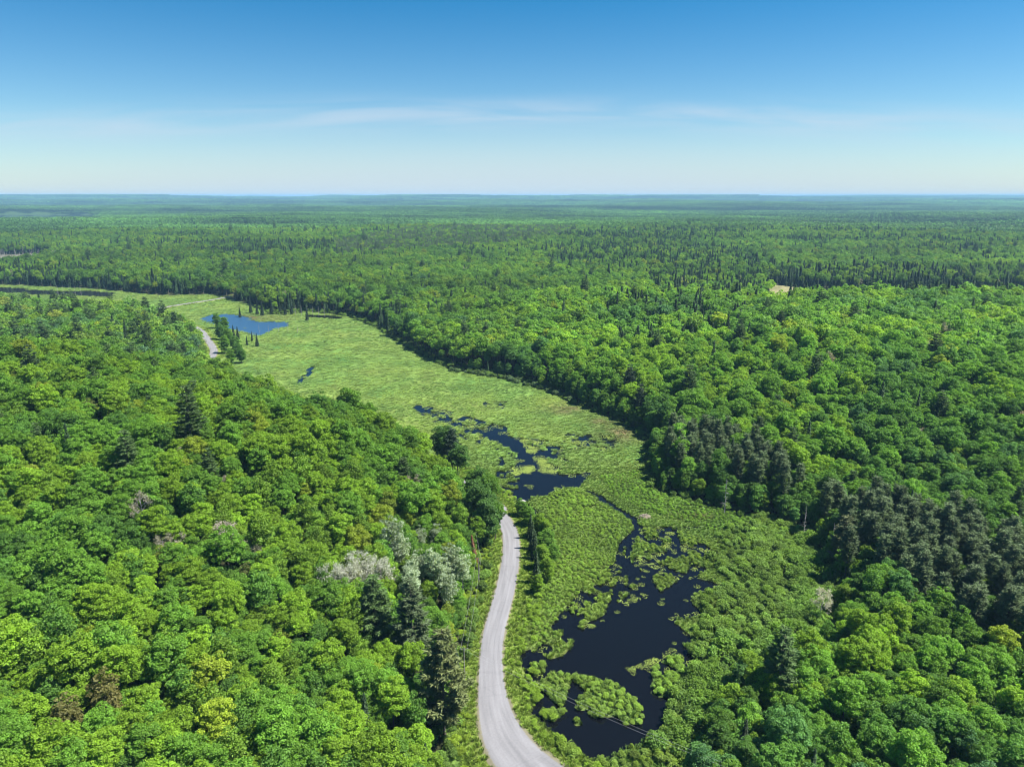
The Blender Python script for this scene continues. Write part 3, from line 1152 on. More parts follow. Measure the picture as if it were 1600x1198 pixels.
SNAG = [snag(180, 12), snag(181, 9, 16, 1.1), snag(182, 14, 30, 1.8)]
SHRUB = [shrub(190), shrub(191, 1.4, 1.6, 14), shrub(192, 1.05, 2.4, 13), shrub(193, 1.3, 2.0, 17, 60, 0.12)]
TUFT = [tuft(200), tuft(201, 0.9, 80, 0.55), tuft(202, 0.6, 50, 0.95)]
PADS = [pads(210), pads(211, 26, 1.3)]
# coarser forms for the distance
BROAD_F = [broadleaf(300 + i, 3.8, 4.3, 11.6, 40, (0.6, 1.4), 22, 0.46, 0.5, -0.4, 0.26, 0.1) for i in range(6)]
SPRUCE_F = [spruce(310, 15, 2.3, 1.0, 0.7, 0.42, 0.35), spruce(311, 18, 2.3, 2.0, 0.7, 0.42, 0.35)]
RPINE_F = [pine(320, 20, 9, 2.4, 1.1, 5, 0.6, 9, 1.0, 0.6, 0.25, 0.5, 0.2)]

TINTS = {'yellow-green': (0.100, 0.172, 0.014), 'mid-green': (0.072, 0.148, 0.017), 'deep-green': (0.052, 0.116, 0.018),
         'blue-green': (0.054, 0.120, 0.030), 'olive-yellow': (0.120, 0.162, 0.015)}
TN = list(TINTS)
TV = np.array([TINTS[k] for k in TN])

# ---------------------------------------------------------------- where every plant stands
Z = terrain


def in_view(x, y, z, m=0.10, left=None, right=None):
    px, py, dep = pixel(x, y, z)
    return (dep > 30) & (px > -1600 * m) & (px < 1600 * (1 + m * 1.4)) & (py < 1198 * (1 + 2.2 * m))


def jitter_grid(s, x0, x1, y0, y1, r, j=0.42):
    xs, ys = np.arange(x0, x1, s), np.arange(y0, y1, s)
    X, Y = np.meshgrid(xs, ys)
    X = X + (np.arange(len(ys)) % 2)[:, None] * s * 0.5
    X = X + r.uniform(-j, j, X.shape) * s
    Y = Y + r.uniform(-j, j, Y.shape) * s
    return X.ravel(), Y.ravel()


def px_poly(P, px, py):
    return inside(np.array(P, float), px, py)


RED_PINES = [[(1050, 668), (1110, 664), (1180, 690), (1240, 722), (1262, 742), (1235, 760), (1170, 742), (1090, 728), (1045, 712)],
             [(1275, 765), (1350, 772), (1430, 792), (1540, 822), (1640, 848), (1700, 985), (1600, 972), (1530, 968), (1470, 925), (1420, 898), (1330, 862), (1265, 822)]]
DARK_BANDS = [[(520, 378), (640, 358), (860, 346), (905, 362), (800, 382), (640, 392), (530, 398)],
              [(-50, 425), (120, 430), (330, 440), (340, 475), (200, 470), (60, 452), (-50, 452)],
              [(860, 384), (1010, 378), (1190, 392), (1190, 425), (1000, 422), (860, 414)],
              [(1010, 428), (1200, 424), (1640, 418), (1640, 462), (1240, 462), (1080, 470), (1010, 468)],
              [(330, 470), (470, 455), (640, 490), (640, 535), (560, 512), (450, 500), (360, 490)],
              [(640, 520), (720, 545), (860, 580), (1010, 640), (1020, 690), (960, 668), (860, 618), (720, 590), (640, 552)],
              [(560, 430), (640, 425), (760, 470), (700, 500), (590, 480)],
              [(940, 462), (1200, 462), (1150, 520), (960, 540)]]
BAND_P = [0.55, 0.6, 0.7, 0.75, 0.55, 0.45, 0.2, 0.45]
DARK_FAR = [[(700, 318), (1000, 322), (1300, 330), (1550, 345), (1500, 352), (1200, 342), (900, 335), (700, 326)]]

R2 = np.random.default_rng(21)
gx, gy = jitter_grid(5.5, -1750, 1850, 332, 2060, R2)
nx_, ny_ = jitter_grid(4.75, -420, 420, 70, 330, R2)
gx, gy = np.concatenate([nx_, gx]), np.concatenate([ny_, gy])
keep = (np.hypot(gx, gy) < 2060) & in_view(gx, gy, np.full(gx.shape, 12.0))
gx, gy = gx[keep], gy[keep]
th_, td_, tw_, trd_ = terrain(gx, gy, True)
free = (td_ > 2.5) & (trd_ > np.where(gy > 300, 6.0, 8.0))
for F in FIELDS[:4]:
    free &= sdist(F, gx, gy) < 1.0
# a few natural gaps
free &= fbm(gx, gy, 14, 2, 51) < 0.36
npx, npy, _ = pixel(gx, gy, th_ + 15)
free &= ~(px_poly([(1188, 447), (1236, 447), (1234, 463), (1194, 463)], npx, npy) & (gy < 870))
gx, gy, gz, gd = gx[free], gy[free], th_[free], td_[free]
ncan = len(gx)
cpx, cpy, cdep = pixel(gx, gy, gz + 12)
kind = np.zeros(ncan, int)            # 0 broadleaf 1 soft 2 spruce 3 red pine 4 white pine 5 bare 6 cedar
u = R2.uniform(0, 1, ncan)
mixn = fbm(gx, gy, 60, 3, 61)
kind[u < 0.17 + 0.35 * mixn] = 1
pcon = np.clip(0.02 + 0.16 * ss(0.05, 0.28, fbm(gx * 0.5, gy, 130, 3, 63)) + 0.13 * ss(600, 1300, np.hypot(gx, gy)) + 0.6 * ss(0.06, 0.16, fbm(gx * 0.3, gy, 110, 3, 67)) * ss(700, 950, np.hypot(gx, gy)), 0, 1)
pcon *= np.where((gx < -10) & (gy < 330), 0.35, 1.0)
for P, pb in zip(DARK_BANDS, BAND_P):
    pcon = np.where(px_poly(P, cpx, cpy), pb, pcon)
u2 = R2.uniform(0, 1, ncan)
kind[u2 < pcon] = 2
rp = np.zeros(ncan, bool)
for P in RED_PINES:
    rp |= px_poly(P, cpx, cpy)
u4 = R2.uniform(0, 1, ncan)
kind[rp & (u4 < np.where(gx > 118, 0.95, 0.6))] = 3
kind[px_poly(DARK_BANDS[0], cpx, cpy) & (u2 < 0.5)] = 3
u3 = R2.uniform(0, 1, ncan)
lowl = px_poly([(-60, 450), (180, 470), (310, 500), (322, 575), (200, 565), (-60, 562)], cpx, cpy) & (gy > 395)
kind[lowl & (u3 < 0.45)] = 1
kind[lowl & (u3 > 0.95)] = 4
kind[(u3 < 0.010) & (kind < 2)] = 4
kind[(u3 > 0.992) & (kind < 2)] = 5
kind[(u3 > 0.984) & (u3 < 0.990) & (kind < 2) & (gx < 0) & (gy < 420)] = 6
scale = np.clip(R2.normal(1.0, 0.17, ncan), 0.62, 1.45) * (1 - 0.22 * ss(14, 2, gd))
scale *= np.where((gx > 0) & (gy < 260), 0.76, np.where(gy < 210, 0.82, np.where(gy < 330, 0.88, 1.0)))
scale[kind == 3] = np.clip(R2.normal(1.0, 0.06, (kind == 3).sum()), 0.85, 1.15)
scale[kind == 2] *= R2.uniform(0.7, 1.1, (kind == 2).sum())
# tints: a yellow-green hill across the road, cooler green on the far side of the marsh
tn = 1.0 * fbm(gx, gy, 38, 3, 71) + R2.normal(0, 0.10, ncan)
warmth = tn + np.where((gx < 0) & (gy < 420), 0.12, 0.0) + 0.06
tcls = np.select([warmth > 0.30, warmth > 0.10, warmth > -0.12, warmth > -0.26], [0, 0, 1, 2], 3)
tcls[(R2.uniform(0, 1, ncan) < 0.035) & (warmth > 0.0)] = 4
tcls[(tcls == 0) & (R2.uniform(0, 1, ncan) < 0.35)] = 1
tint = TV[tcls] * (np.clip(R2.normal(1.06, 0.12, ncan) + np.where(gy > 700, 0.8, 0.4) * fbm(gx * 0.6, gy, 160, 2, 73), 0.72, 1.7) * np.where((gx > 0) & (gy < 760), 1.15, 1.0))[:, None]
tint *= (1.04 - 0.10 * ss(600, 1100, np.hypot(gx, gy)))[:, None]
tint[kind == 1] = tint[kind == 1] * np.array([0.85, 0.86, 1.25])
tint[lowl & (kind == 1)] *= np.array([1.25, 1.15, 1.5])
tint[kind == 2] = np.array([0.034, 0.070, 0.024]) * R2.uniform(0.7, 1.5, (kind == 2).sum())[:, None]
tint[kind == 3] = np.array([0.090, 0.132, 0.056]) * R2.uniform(0.8, 1.3, (kind == 3).sum())[:, None]
tint[kind == 4] = np.array([0.062, 0.108, 0.032]) * R2.uniform(0.85, 1.25, (kind == 4).sum())[:, None]
tint[kind == 5] = np.array([0.20, 0.19, 0.15])
tint[kind == 6] = np.array([0.078, 0.094, 0.028]) * R2.uniform(0.85, 1.15, (kind == 6).sum())[:, None]
rot = R2.uniform(0, 6.283, ncan)
form = R2.integers(0, 60, ncan) // 5 * 7 + R2.integers(0, 5, ncan)
edge = (gd < 9) & (kind == 0)
form[edge] = form[edge] // 7 * 7 + R2.integers(5, 7, edge.sum())
GAPS = []          # set pieces push the scattered trees aside: (x, y, radius)

PIECES = []        # set pieces: (kind, form, x, y, scale, tint, label)


def at_top(px, py, top):
    """ground point of a plant whose top, `top` metres above its own ground, shows at this pixel"""
    z = 2.0
    for _ in range(14):
        x, y = ground([(px, py)], z + top)[0]
        z = 0.5 * z + 0.5 * float(Z(np.array([x]), np.array([y]))[0])
    return x, y


def piece(kind_, form_, px, py, top, sc, tint_, label, clear=3.0, base=False, name=None):
    x, y = ground([(px, py)], 0.8)[0] if base else at_top(px, py, top)
    PIECES.append((kind_, form_, x, y, sc, tint_, label, name))
    if clear:
        GAPS.append((x, y, clear))


for k, (px, py, s) in enumerate([(774, 842, 0.9), (771, 826, 1.0), (766, 812, 1.05), (758, 800, 1.0), (748, 792, 1.0), (738, 780, 1.0)]):
    piece('broad', [1, 5, 4, 5, 1, 5][k], px, py, 0, s, TV[[1, 2, 1][k % 3]] * 0.9, 'tall leafy tree hanging over the road where it runs behind the hill', 2.0, True)
PALE = (0.205, 0.255, 0.175)
for i, (px, py) in enumerate([(612, 822), (627, 836), (640, 868), (655, 860), (676, 852), (690, 872), (704, 846), (722, 862), (640, 885), (700, 890)]):
    piece('poplar', i % 2, px, py, 18 if i % 2 == 0 else 15, 1.08 * (1.15 if i == 0 else 0.95), np.array(PALE) * (0.85 + 0.3 * ((i * 37) % 10) / 10),
          'silvery pale-leaved poplar in the whitish clump beside the road', 3.4)
for i, (px, py) in enumerate([(655, 815), (680, 812)]):
    piece('poplar', 1, px, py, 14, 0.85, np.array(PALE) * 0.75, 'silvery pale-leaved poplar standing just apart from the whitish clump', 2.5)
for i, (px, py) in enumerate([(517, 884), (545, 878), (560, 866), (592, 868), (575, 880)]):
    piece('bare', i % 2, px, py, 15.5, 1.2, (0.27, 0.285, 0.25), 'grey nearly leafless tree in the bare clump beside the pale poplars', 2.4)
piece('bare', 0, 352, 818, 14.5, 1.1, (0.32, 0.28, 0.26), 'lone grey leafless tree amid the green crowns of the hillside', 3.0)
piece('bare', 1, 1285, 925, 9, 0.8, (0.3, 0.3, 0.26), 'grey half-dead tree standing in the willow scrub', 2.0)
for px, py in ((165, 481), (178, 486), (155, 487)):
    piece('bare', 1, px, py, 15, 1.3, (0.36, 0.33, 0.3), 'whitish bare tree at the end of the wooded hill near the lake', 3.0)
WP = (0.075, 0.108, 0.048)
piece('wpine', 0, 640, 905, 25, 1.12, WP, 'big spreading white pine below the pale poplars', 6.0)
piece('wpine', 1, 690, 985, 26, 1.32, (0.115, 0.14, 0.05), 'broad olive-tinged white pine closest to the road', 6.0)
piece('wpine', 0, 985, 572, 23, 1.05, (0.038, 0.062, 0.034), 'tall dark pine at the wood edge above the meadow', 4.5)
piece('wpine', 2, 1003, 588, 25, 0.85, (0.04, 0.064, 0.034), 'second dark pine at the wood edge above the meadow', 4.0)
piece('wpine', 1, 1325, 800, 20, 0.95, (0.115, 0.135, 0.06), 'pale olive white pine in front of the dark pine stand', 4.5)
piece('wpine', 1, 706, 668, 20, 1.0, (0.045, 0.075, 0.04), 'dark pine beside the road where it drops behind the hill', 3.0)
piece('cedar', 0, 160, 1066, 13, 1.15, (0.105, 0.102, 0.032), 'brownish-olive cedar with a tall dense cone of foliage', 3.4)
piece('cedar', 0, 100, 1090, 13, 1.0, (0.10, 0.10, 0.034), 'brownish-olive cedar, the slimmer of two on the hillside', 3.0)
piece('spruce', 1, 711, 988, 13, 0.8, (0.025, 0.045, 0.02), 'small dark pointed spruce between the road and the white pines', 1.6)
for k, (px, py, s) in enumerate([(829, 842, 0.62), (832, 858, 0.8), (836, 873, 0.66), (838, 910, 0.7)]):
    piece('spruce', [0, 1, 0, 0][k], px, py, 0, s, (0.040, 0.075, 0.026), 'dark spruce on the pond side of the road, shading it', 0, True)
for k, (px, py, s) in enumerate([(842, 838, 0.72), (852, 865, 0.78), (847, 888, 0.7), (826, 820, 0.66), (856, 905, 0.6), (815, 806, 0.6), (840, 925, 0.5), (862, 880, 0.62), (852, 845, 0.66)]):
    piece('broad', 5 + k % 2, px, py, 0, s * 1.05, TV[[0, 1][k % 2]], 'rounded leafy tree in the row between road and marsh', 0, True)
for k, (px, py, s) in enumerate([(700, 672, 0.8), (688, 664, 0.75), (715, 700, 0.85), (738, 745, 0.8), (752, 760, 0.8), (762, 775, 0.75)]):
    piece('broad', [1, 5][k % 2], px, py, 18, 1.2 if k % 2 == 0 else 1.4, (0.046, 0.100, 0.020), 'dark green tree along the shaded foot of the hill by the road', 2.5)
piece('spruce', 1, 375, 494, 0, 0.8, (0.02, 0.04, 0.022), 'lone dark spruce on the near shore of the lake', 0, True)
for px, py, f in [(1132, 800, 2), (1255, 838, 0), (1298, 868, 0), (1306, 860, 1), (1050, 690, 1)]:
    piece('snag', f, px, py, 0, 1.0, (1, 1, 1), 'grey dead conifer with stubby twigs at the edge of the marsh', 2.0, True)
R3 = np.random.default_rng(33)
for k in range(16):                       # drowned conifers round the lake and the far pools
    px, py = [(462 + k * 3, 492 + (k % 3) * 2), (400 + k * 5, 520 - k % 4), (85 + k * 3, 458 + k % 3)][k % 3]
    piece('snag', k % 3, px, py, 0, 0.85, (1, 1, 1), 'thin grey drowned tree standing near the far water', 0, True)
for k in range(110):
    px, py = R3.uniform(-14, 76), R3.uniform(402, 421)
    piece('snag', k % 3, px, py, 0, R3.uniform(1.0, 1.5), (1, 1, 1), 'grey drowned trunk in the flooded dead wood far off', 0, True)
for k in range(14):                        # young spruces round the far lake
    px, py = [(410, 492), (402, 490), (392, 488), (425, 490), (438, 489), (446, 491), (456, 490), (470, 488), (480, 500), (372, 530), (386, 538), (394, 532), (402, 540), (365, 524)][k]
    piece('spruce', k % 3, px, py, 0, (0.75 if k < 9 else 0.45) + 0.3 * R3.uniform(), (0.026, 0.05, 0.026), 'dark spruce in the group along the lake shore', 2.0, True)
for k in range(9):
    px, py = [(352, 520), (345, 530), (358, 536), (366, 545), (352, 552), (372, 556), (362, 570), (378, 566), (340, 512)][k]
    piece('broad', 5 + k % 2, px, py, 0, 0.95 + 0.3 * R3.uniform(), TV[[1, 2][k % 2]], 'leafy tree between the far stretch of road and the meadow', 2.0, True)
for px, py in ((1478, 985), (1556, 1090), (1168, 1110)):
    piece('spruce', 1, px, py, 13, 0.85, (0.028, 0.05, 0.022), 'slim dark spruce poking up among the leafy trees near the marsh', 1.6)
for k, (px, py, s) in enumerate([(1380, 935, 0.95), (1475, 905, 0.85), (1300, 1005, 0.7), (1210, 1000, 0.7), (1160, 1040, 0.75), (1130, 1095, 0.85), (1230, 1085, 0.9), (1180, 1150, 0.9)]):
    piece('broad', 5 + k % 2, px, py, 12 * s, s, TV[[1, 3, 2][k % 3]], 'rounded green tree on the edge of the wood beside the pond', 2.5)

GAPS.append((*at_top(742, 832, 11), 2.5))
ok = np.ones(ncan, bool)
for x, y, rr in GAPS:
    ok &= (gx - x) ** 2 + (gy - y) ** 2 > (rr + 1.0) ** 2
gx, gy, gz, gd, kind, scale, tint, rot, form, tcls = [a[ok] for a in (gx, gy, gz, gd, kind, scale, tint, rot, form, tcls)]
cpx, cpy, cdep = pixel(gx, gy, gz + 12)

FORMS = {'broad': BROAD, 'soft': SOFT, 'poplar': POPLAR, 'wpine': WPINE, 'rpine': RPINE, 'spruce': SPRUCE, 'cedar': CEDAR, 'bare': BARE, 'snag': SNAG, 'shrub': SHRUB}
MATS = {'broad': MB, 'soft': MB, 'poplar': (M_LEAF, M_PALEBARK, M_PALEBARK), 'wpine': MP, 'rpine': MP, 'spruce': MP, 'cedar': MB, 'bare': MD, 'snag': MD, 'shrub': MB}
PART = {k: [None] * len(v) for k, v in FORMS.items()}
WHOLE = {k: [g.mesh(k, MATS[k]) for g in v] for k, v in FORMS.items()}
for k, v in FORMS.items():
    for i, g in enumerate(v):
        ms = set(np.unique(np.concatenate(g.m)).tolist())
        PART[k][i] = {q: g.mesh(k, MATS[k], only=q) for q in ms}
PARTNAME = {'broad': ('crown', 'trunk', 'twigs'), 'bare': ('leaves', 'trunk', 'branches'), 'snag': ('leaves', 'trunk', 'branches'), 'shrub': ('foliage', 'stems', 'twigs')}
OBJNAME = {'broad': 'broadleaf_tree', 'soft': 'broadleaf_tree', 'poplar': 'poplar_tree', 'wpine': 'white_pine', 'rpine': 'pine_tree', 'spruce': 'spruce_tree', 'cedar': 'cedar_tree', 'bare': 'bare_tree', 'snag': 'dead_tree', 'shrub': 'shrub'}
CAT = {'snag': 'dead tree', 'shrub': 'shrub', 'wpine': 'pine', 'rpine': 'pine', 'spruce': 'spruce', 'cedar': 'cedar'}


def plant(k, f, x, y, z, s, rz, tint_, label, group):
    if np.ndim(s) == 0:
        s = (s, s, s)
    root = empty(OBJNAME[k], (x, y, z), rz, s)
    tag(root, label, CAT.get(k, 'tree'), group)
    names = PARTNAME.get(k, PARTNAME['broad'])
    for q, me in PART[k][f].items():
        o = obj(names[q], me, root)
        if q == 0:
            o['tint'] = [float(c) for c in tint_]
    return root


# ---- the trees that show largest stand as individuals, the rest of the forest as one mass
vis = (cpx > -30) & (cpx < 1630) & (cpy < 1260)
indiv = np.zeros(len(gx), bool)
LIMIT = {1: 268, 2: 60, 3: 150, 4: 25, 5: 12, 6: 14}
KN = ['broad', 'soft', 'spruce', 'rpine', 'wpine', 'bare', 'cedar']
for k in range(1, 7):
    c = np.where(vis & ((kind == k) | ((k == 1) & (kind == 0))))[0]
    c = c[np.argsort(-scale[c] / cdep[c])][:LIMIT[k]]
    indiv[c] = True
FORMWORD = [['domed', 'tall oval', 'flat-topped', 'small compact', 'finely lobed', 'low-branched tall', 'low-branched bushy'], ['soft feathery oval', 'soft feathery slim']]


def place_phrase(x, y, d):
    if x < 2 and y < 420:
        a = 'low on the hill' if d < 22 else 'halfway up the hill' if d < 60 else 'high on the hill'
        b = 'above the road bend' if y < 140 else 'level with the white pines' if y < 170 else 'level with the pale poplars' if y < 215 else 'behind the pale poplars'
        return a + ' ' + b
    if y < 135:
        return 'on the wooded bank by the road bend'
    if y < 170:
        return 'on the wooded bank of the dark pond'
    if y < 215:
        return 'in front of the dark pine stand'
    return 'beside or behind the dark pine stand'


for i in np.where(indiv)[0]:
    k = kind[i]
    nm = KN[k]
    f = form[i] % len(FORMS[nm])
    ph = place_phrase(gx[i], gy[i], gd[i])
    if k < 2:
        lab = '%s %s tree %s' % (FORMWORD[k][f], TN[tcls[i]], ph)
        grp = 'leafy trees of the wood'
    elif k == 2:
        lab = '%s dark spruce %s' % (['sturdy', 'short narrow', 'tall slender'][f], ph)
        grp = 'spruces scattered through the wood'
    elif k == 3:
        lab = '%s grey-green pine %s of the dark pine stand' % (['taller', 'shorter'][f], 'on the marsh edge' if gd[i] < 14 else 'in the middle' if gd[i] < 45 else 'at the back')
        grp = 'dark pine stand'
    elif k == 4:
        lab = '%s layered white pine %s' % (['broad', 'stocky', 'tall'][f], ph)
        grp = 'white pines scattered through the wood'
    elif k == 5:
        lab = '%s leafless grey tree %s' % (['wide', 'sparse'][f], ph)
        grp = 'bare trees scattered through the wood'
    else:
        lab = 'dense olive-brown cedar %s' % ph
        grp = 'cedars scattered through the wood'
    plant(nm, f, gx[i], gy[i], gz[i], scale[i], rot[i], tint[i], lab, grp)
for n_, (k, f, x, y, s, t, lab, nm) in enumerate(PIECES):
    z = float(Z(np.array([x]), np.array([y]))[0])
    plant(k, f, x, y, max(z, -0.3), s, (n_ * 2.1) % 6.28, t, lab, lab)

rest = ~indiv
rr_ = np.hypot(gx, gy)


def mass(name, label, sel, protos, cat='forest'):
    i = np.where(sel)[0]
    if len(i) == 0:
        return
    stuff(name, label, cat, np.stack([gx[i], gy[i], gz[i]], 1), rot[i], scale[i], form[i] % len(protos), tint[i], protos)


nearm = rr_ < 470
mass('broadleaf_forest', 'dense leafy forest covering the hills around the marsh', rest & nearm & (kind == 0), WHOLE['broad'])
mass('light_forest', 'softer-leaved trees mixed through the forest', rest & nearm & (kind == 1), WHOLE['soft'])
mass('conifer_forest', 'dark spruces mixed through the forest', rest & nearm & (kind == 2), WHOLE['spruce'])
mass('pine_forest', 'dark pine stand beside the marsh', rest & nearm & (kind == 3), WHOLE['rpine'])
mass('white_pine_forest', 'white pines rising through the farther forest', rest & (kind == 4), WHOLE['wpine'])
mass('cedar_forest', 'olive cedars in the farther forest', rest & (kind == 6), WHOLE['cedar'])
mass('bare_forest', 'pale leafless trees in the farther forest', rest & (kind == 5), WHOLE['bare'])
FARB = [g.mesh('broad_far', MB) for g in BROAD_F]
FARS = [g.mesh('spruce_far', MP) for g in SPRUCE_F]
FARP = [g.mesh('pine_far', MP) for g in RPINE_F]
mass('distant_broadleaf_forest', 'leafy forest stretching away beyond the marsh', rest & ~nearm & (kind < 2), FARB)
mass('distant_conifer_forest', 'dark spruce belts edging the clearings beyond the marsh', rest & ~nearm & (kind == 2), FARS)
mass('distant_pine_forest', 'dark pine belts in the forest beyond the marsh', rest & ~nearm & (kind == 3), FARP)


yx, yy = jitter_grid(4.6, -330, 330, 85, 430, R2, 0.5)
yk = in_view(yx, yy, np.full(yx.shape, 8.0), 0.06)
yx, yy = yx[yk], yy[yk]
yz, yd, _, yr = terrain(yx, yy, True)
yk = (yd > 3) & (yr > 9)
for x, y, rr in GAPS:
    yk &= (yx - x) ** 2 + (yy - y) ** 2 > (rr * 0.8) ** 2
yx, yy, yz = yx[yk], yy[yk], yz[yk]
n = len(yx)
ytint = TV[R2.choice([0, 1, 1, 2], n)] * R2.uniform(0.7, 1.15, n)[:, None]
stuff('young_forest', 'young leafy trees filling the gaps under the canopy', 'forest', np.stack([yx, yy, yz], 1), R2.uniform(0, 6.28, n), R2.uniform(0.6, 0.95, n), R2.integers(0, 2, n), ytint, WHOLE['broad'][5:7])


# ---- farther still: woodland tiles out to the skyline
def tile(seed, conifer, size=64.0, sp=6.4, per=26):
    r = np.random.default_rng(seed)
    g = Geo()
    x, y = jitter_grid(sp, -size / 2, size / 2, -size / 2, size / 2, r, 0.45)
    for a, b in zip(x, y):
        tone = np.clip(r.normal(1, 0.24), 0.5, 1.6)
        if r.uniform() < conifer:
            h, w = r.uniform(13, 19), r.uniform(1.6, 2.4)
            t = r.uniform(0, 1, per)
            ang = r.uniform(0, 6.28, per)
            q = w * (1 - t) ** 0.9
            pos = np.stack([a + np.cos(ang) * q, b + np.sin(ang) * q, h * (0.18 + 0.82 * t)], 1)
            nrm = np.stack([np.cos(ang), np.sin(ang), np.full(per, 0.7)], 1) + r.normal(0, 0.3, (per, 3))
            g.leaves(pos, nrm, r.uniform(0.8, 1.3, per), r, bright=np.clip(r.normal(0.36 * tone, 0.06, per), 0.12, 1))
        else:
            s = r.uniform(0.8, 1.25)
            e = rand_dirs(r, per, -0.25)
            pos = np.array([a, b, 11.4 * s]) + e * np.array([3.7, 3.7, 4.2]) * s * r.uniform(0.75, 1.05, (per, 1))
            g.leaves(pos, e * 0.7 + np.array([0, 0, 0.7]) + r.normal(0, 0.35, (per, 3)), r.uniform(1.2, 2.0, per) * s, r, aspect=0.75, bright=np.clip(r.normal(tone, 0.12, per), 0.4, 1.8))
    return g.mesh('woodland', (M_LEAF,))


TILES = [tile(400, 0.06), tile(401, 0.10), tile(402, 0.2), tile(403, 0.35), tile(404, 0.6), tile(405, 0.9)]
for nm, s, r0, r1, lab in (('woodland', 62.0, 2040, 9000, 'rolling woodland in the distance'), ('far_woodland', 190.0, 8950, 25000, 'hazy woodland along the skyline')):
    tx, ty = jitter_grid(s, -r1 * 0.72, r1 * 0.72, r0 * 0.6, r1, R2, 0.03)
    rt = np.hypot(tx, ty)
    ok = (rt > r0) & (rt < r1) & (np.abs(tx) < ty * 0.86)
    tx, ty = tx[ok], ty[ok]
    rt = rt[ok]
    tz = Z(tx, ty)
    lake = inside(FIELDS[4], tx, ty)
    con = 0.05 + 1.1 * fbm(tx * 0.3, ty, 520, 3, 91) + 0.6 * fbm(tx * 0.4, ty, 170, 2, 93)
    ppx, ppy, _ = pixel(tx, ty, tz + 10)
    for P in DARK_FAR:
        con = con + 0.22 * px_poly(P, ppx, ppy)
    ti = np.select([con < -0.16, con < -0.04, con < 0.08, con < 0.17, con < 0.27], [0, 1, 2, 3, 4], 5)
    tt = np.array([[0.050, 0.112, 0.022]]) * np.clip(1.05 + 1.6 * fbm(tx * 0.5, ty, 420, 3, 95) + 0.7 * fbm(tx * 0.6, ty, 130, 2, 97) + R2.normal(0, 0.12, len(tx)), 0.4, 2.0)[:, None]
    sc = np.ones((len(tx), 3)) * (s / 62.0)
    sc[:, 2] = R2.uniform(0.9, 1.15, len(tx)) * (1.0 if s < 100 else 1.3)
    ok = ~lake
    stuff(nm, lab, 'forest', np.stack([tx, ty, tz - 1.0], 1)[ok], (R2.integers(0, 4, len(tx)) * math.pi / 2)[ok], sc[ok], ti[ok], tt[ok], TILES)

# thin far lakes glinting between the woods
for P, lab, z in ((FIELDS[4], 'pale lake strip far off between the woods', 3.4),):
    v = np.array([(a, b, z) for a, b in P])
    me = bpy.data.meshes.new('lake')
    me.from_pydata(v.tolist(), [], [list(range(len(v)))])
    me.materials.append(M_WATER)
    tag(obj('lake', me), lab, kind='structure')

# ---------------------------------------------------------------- shrubs, sedges and floating leaves of the marsh
R4 = np.random.default_rng(44)
SCRUB = [  # pixel outline, spacing, size range, tint, phrase
    ([(1120, 832), (1200, 815), (1270, 838), (1310, 900), (1290, 980), (1200, 990), (1130, 1005), (1098, 1055), (1075, 1115), (1020, 1155), (1000, 1135), (1045, 1095), (1085, 1060), (1062, 1012), (1098, 970), (1086, 935), (1140, 916), (1110, 880)], 2.5, (0.8, 1.45), (0.105, 0.175, 0.030), 'in the willow scrub between pond and wood'),
    ([(1240, 835), (1300, 860), (1320, 920), (1300, 1000), (1240, 1060), (1170, 1110), (1110, 1170), (1060, 1198), (1010, 1160), (1098, 1052), (1130, 1000), (1225, 985)], 2.9, (0.9, 2.1), (0.088, 0.160, 0.024), 'where willow scrub thickens into the wood'),
    ([(850, 775), (905, 765), (940, 790), (985, 815), (965, 850), (955, 900), (930, 930), (905, 960), (865, 1000), (838, 1012), (826, 960), (845, 900), (862, 840)], 1.5, (0.28, 0.58), (0.135, 0.215, 0.030), 'in the low bog thicket between the two ponds'),
    ([(935, 745), (1000, 735), (1020, 768), (1100, 792), (1190, 814), (1120, 832), (1010, 800), (950, 772)], 1.7, (0.28, 0.58), (0.125, 0.22, 0.028), 'on the bright green bog beside the beaver lodge'),
    ([(985, 820), (1060, 828), (1120, 848), (1125, 885), (1090, 905), (1030, 925), (960, 955), (900, 990), (860, 1030), (895, 935), (950, 890)], 1.5, (0.28, 0.55), (0.14, 0.21, 0.032), 'on the hummocks along the dark channels'),
    ([(826, 1036), (900, 1048), (960, 1060), (1004, 1100), (1010, 1140), (960, 1145), (890, 1140), (838, 1122), (840, 1075)], 1.35, (0.42, 0.8), (0.14, 0.215, 0.034), 'on the islands of the dark pond'),
    ([(1015, 1035), (1060, 1028), (1085, 1058), (1072, 1085), (1028, 1092), (1015, 1075)], 1.4, (0.4, 0.7), (0.14, 0.225, 0.034), 'on the point reaching into the dark pond'),
    ([(860, 1155), (917, 1190), (960, 1186), (1010, 1155), (1100, 1100), (1140, 1210), (930, 1230)], 1.8, (0.5, 1.0), (0.14, 0.21, 0.032), 'on the bank between dark pond and the road bend'),
    ([(700, 580), (722, 583), (790, 594), (860, 614), (905, 634), (895, 622), (830, 600), (720, 574)], 3.0, (0.9, 1.6), (0.07, 0.11, 0.045), 'along the wood edge above the meadow'),
]
sx, sy, ss_, st, sph = [], [], [], [], []
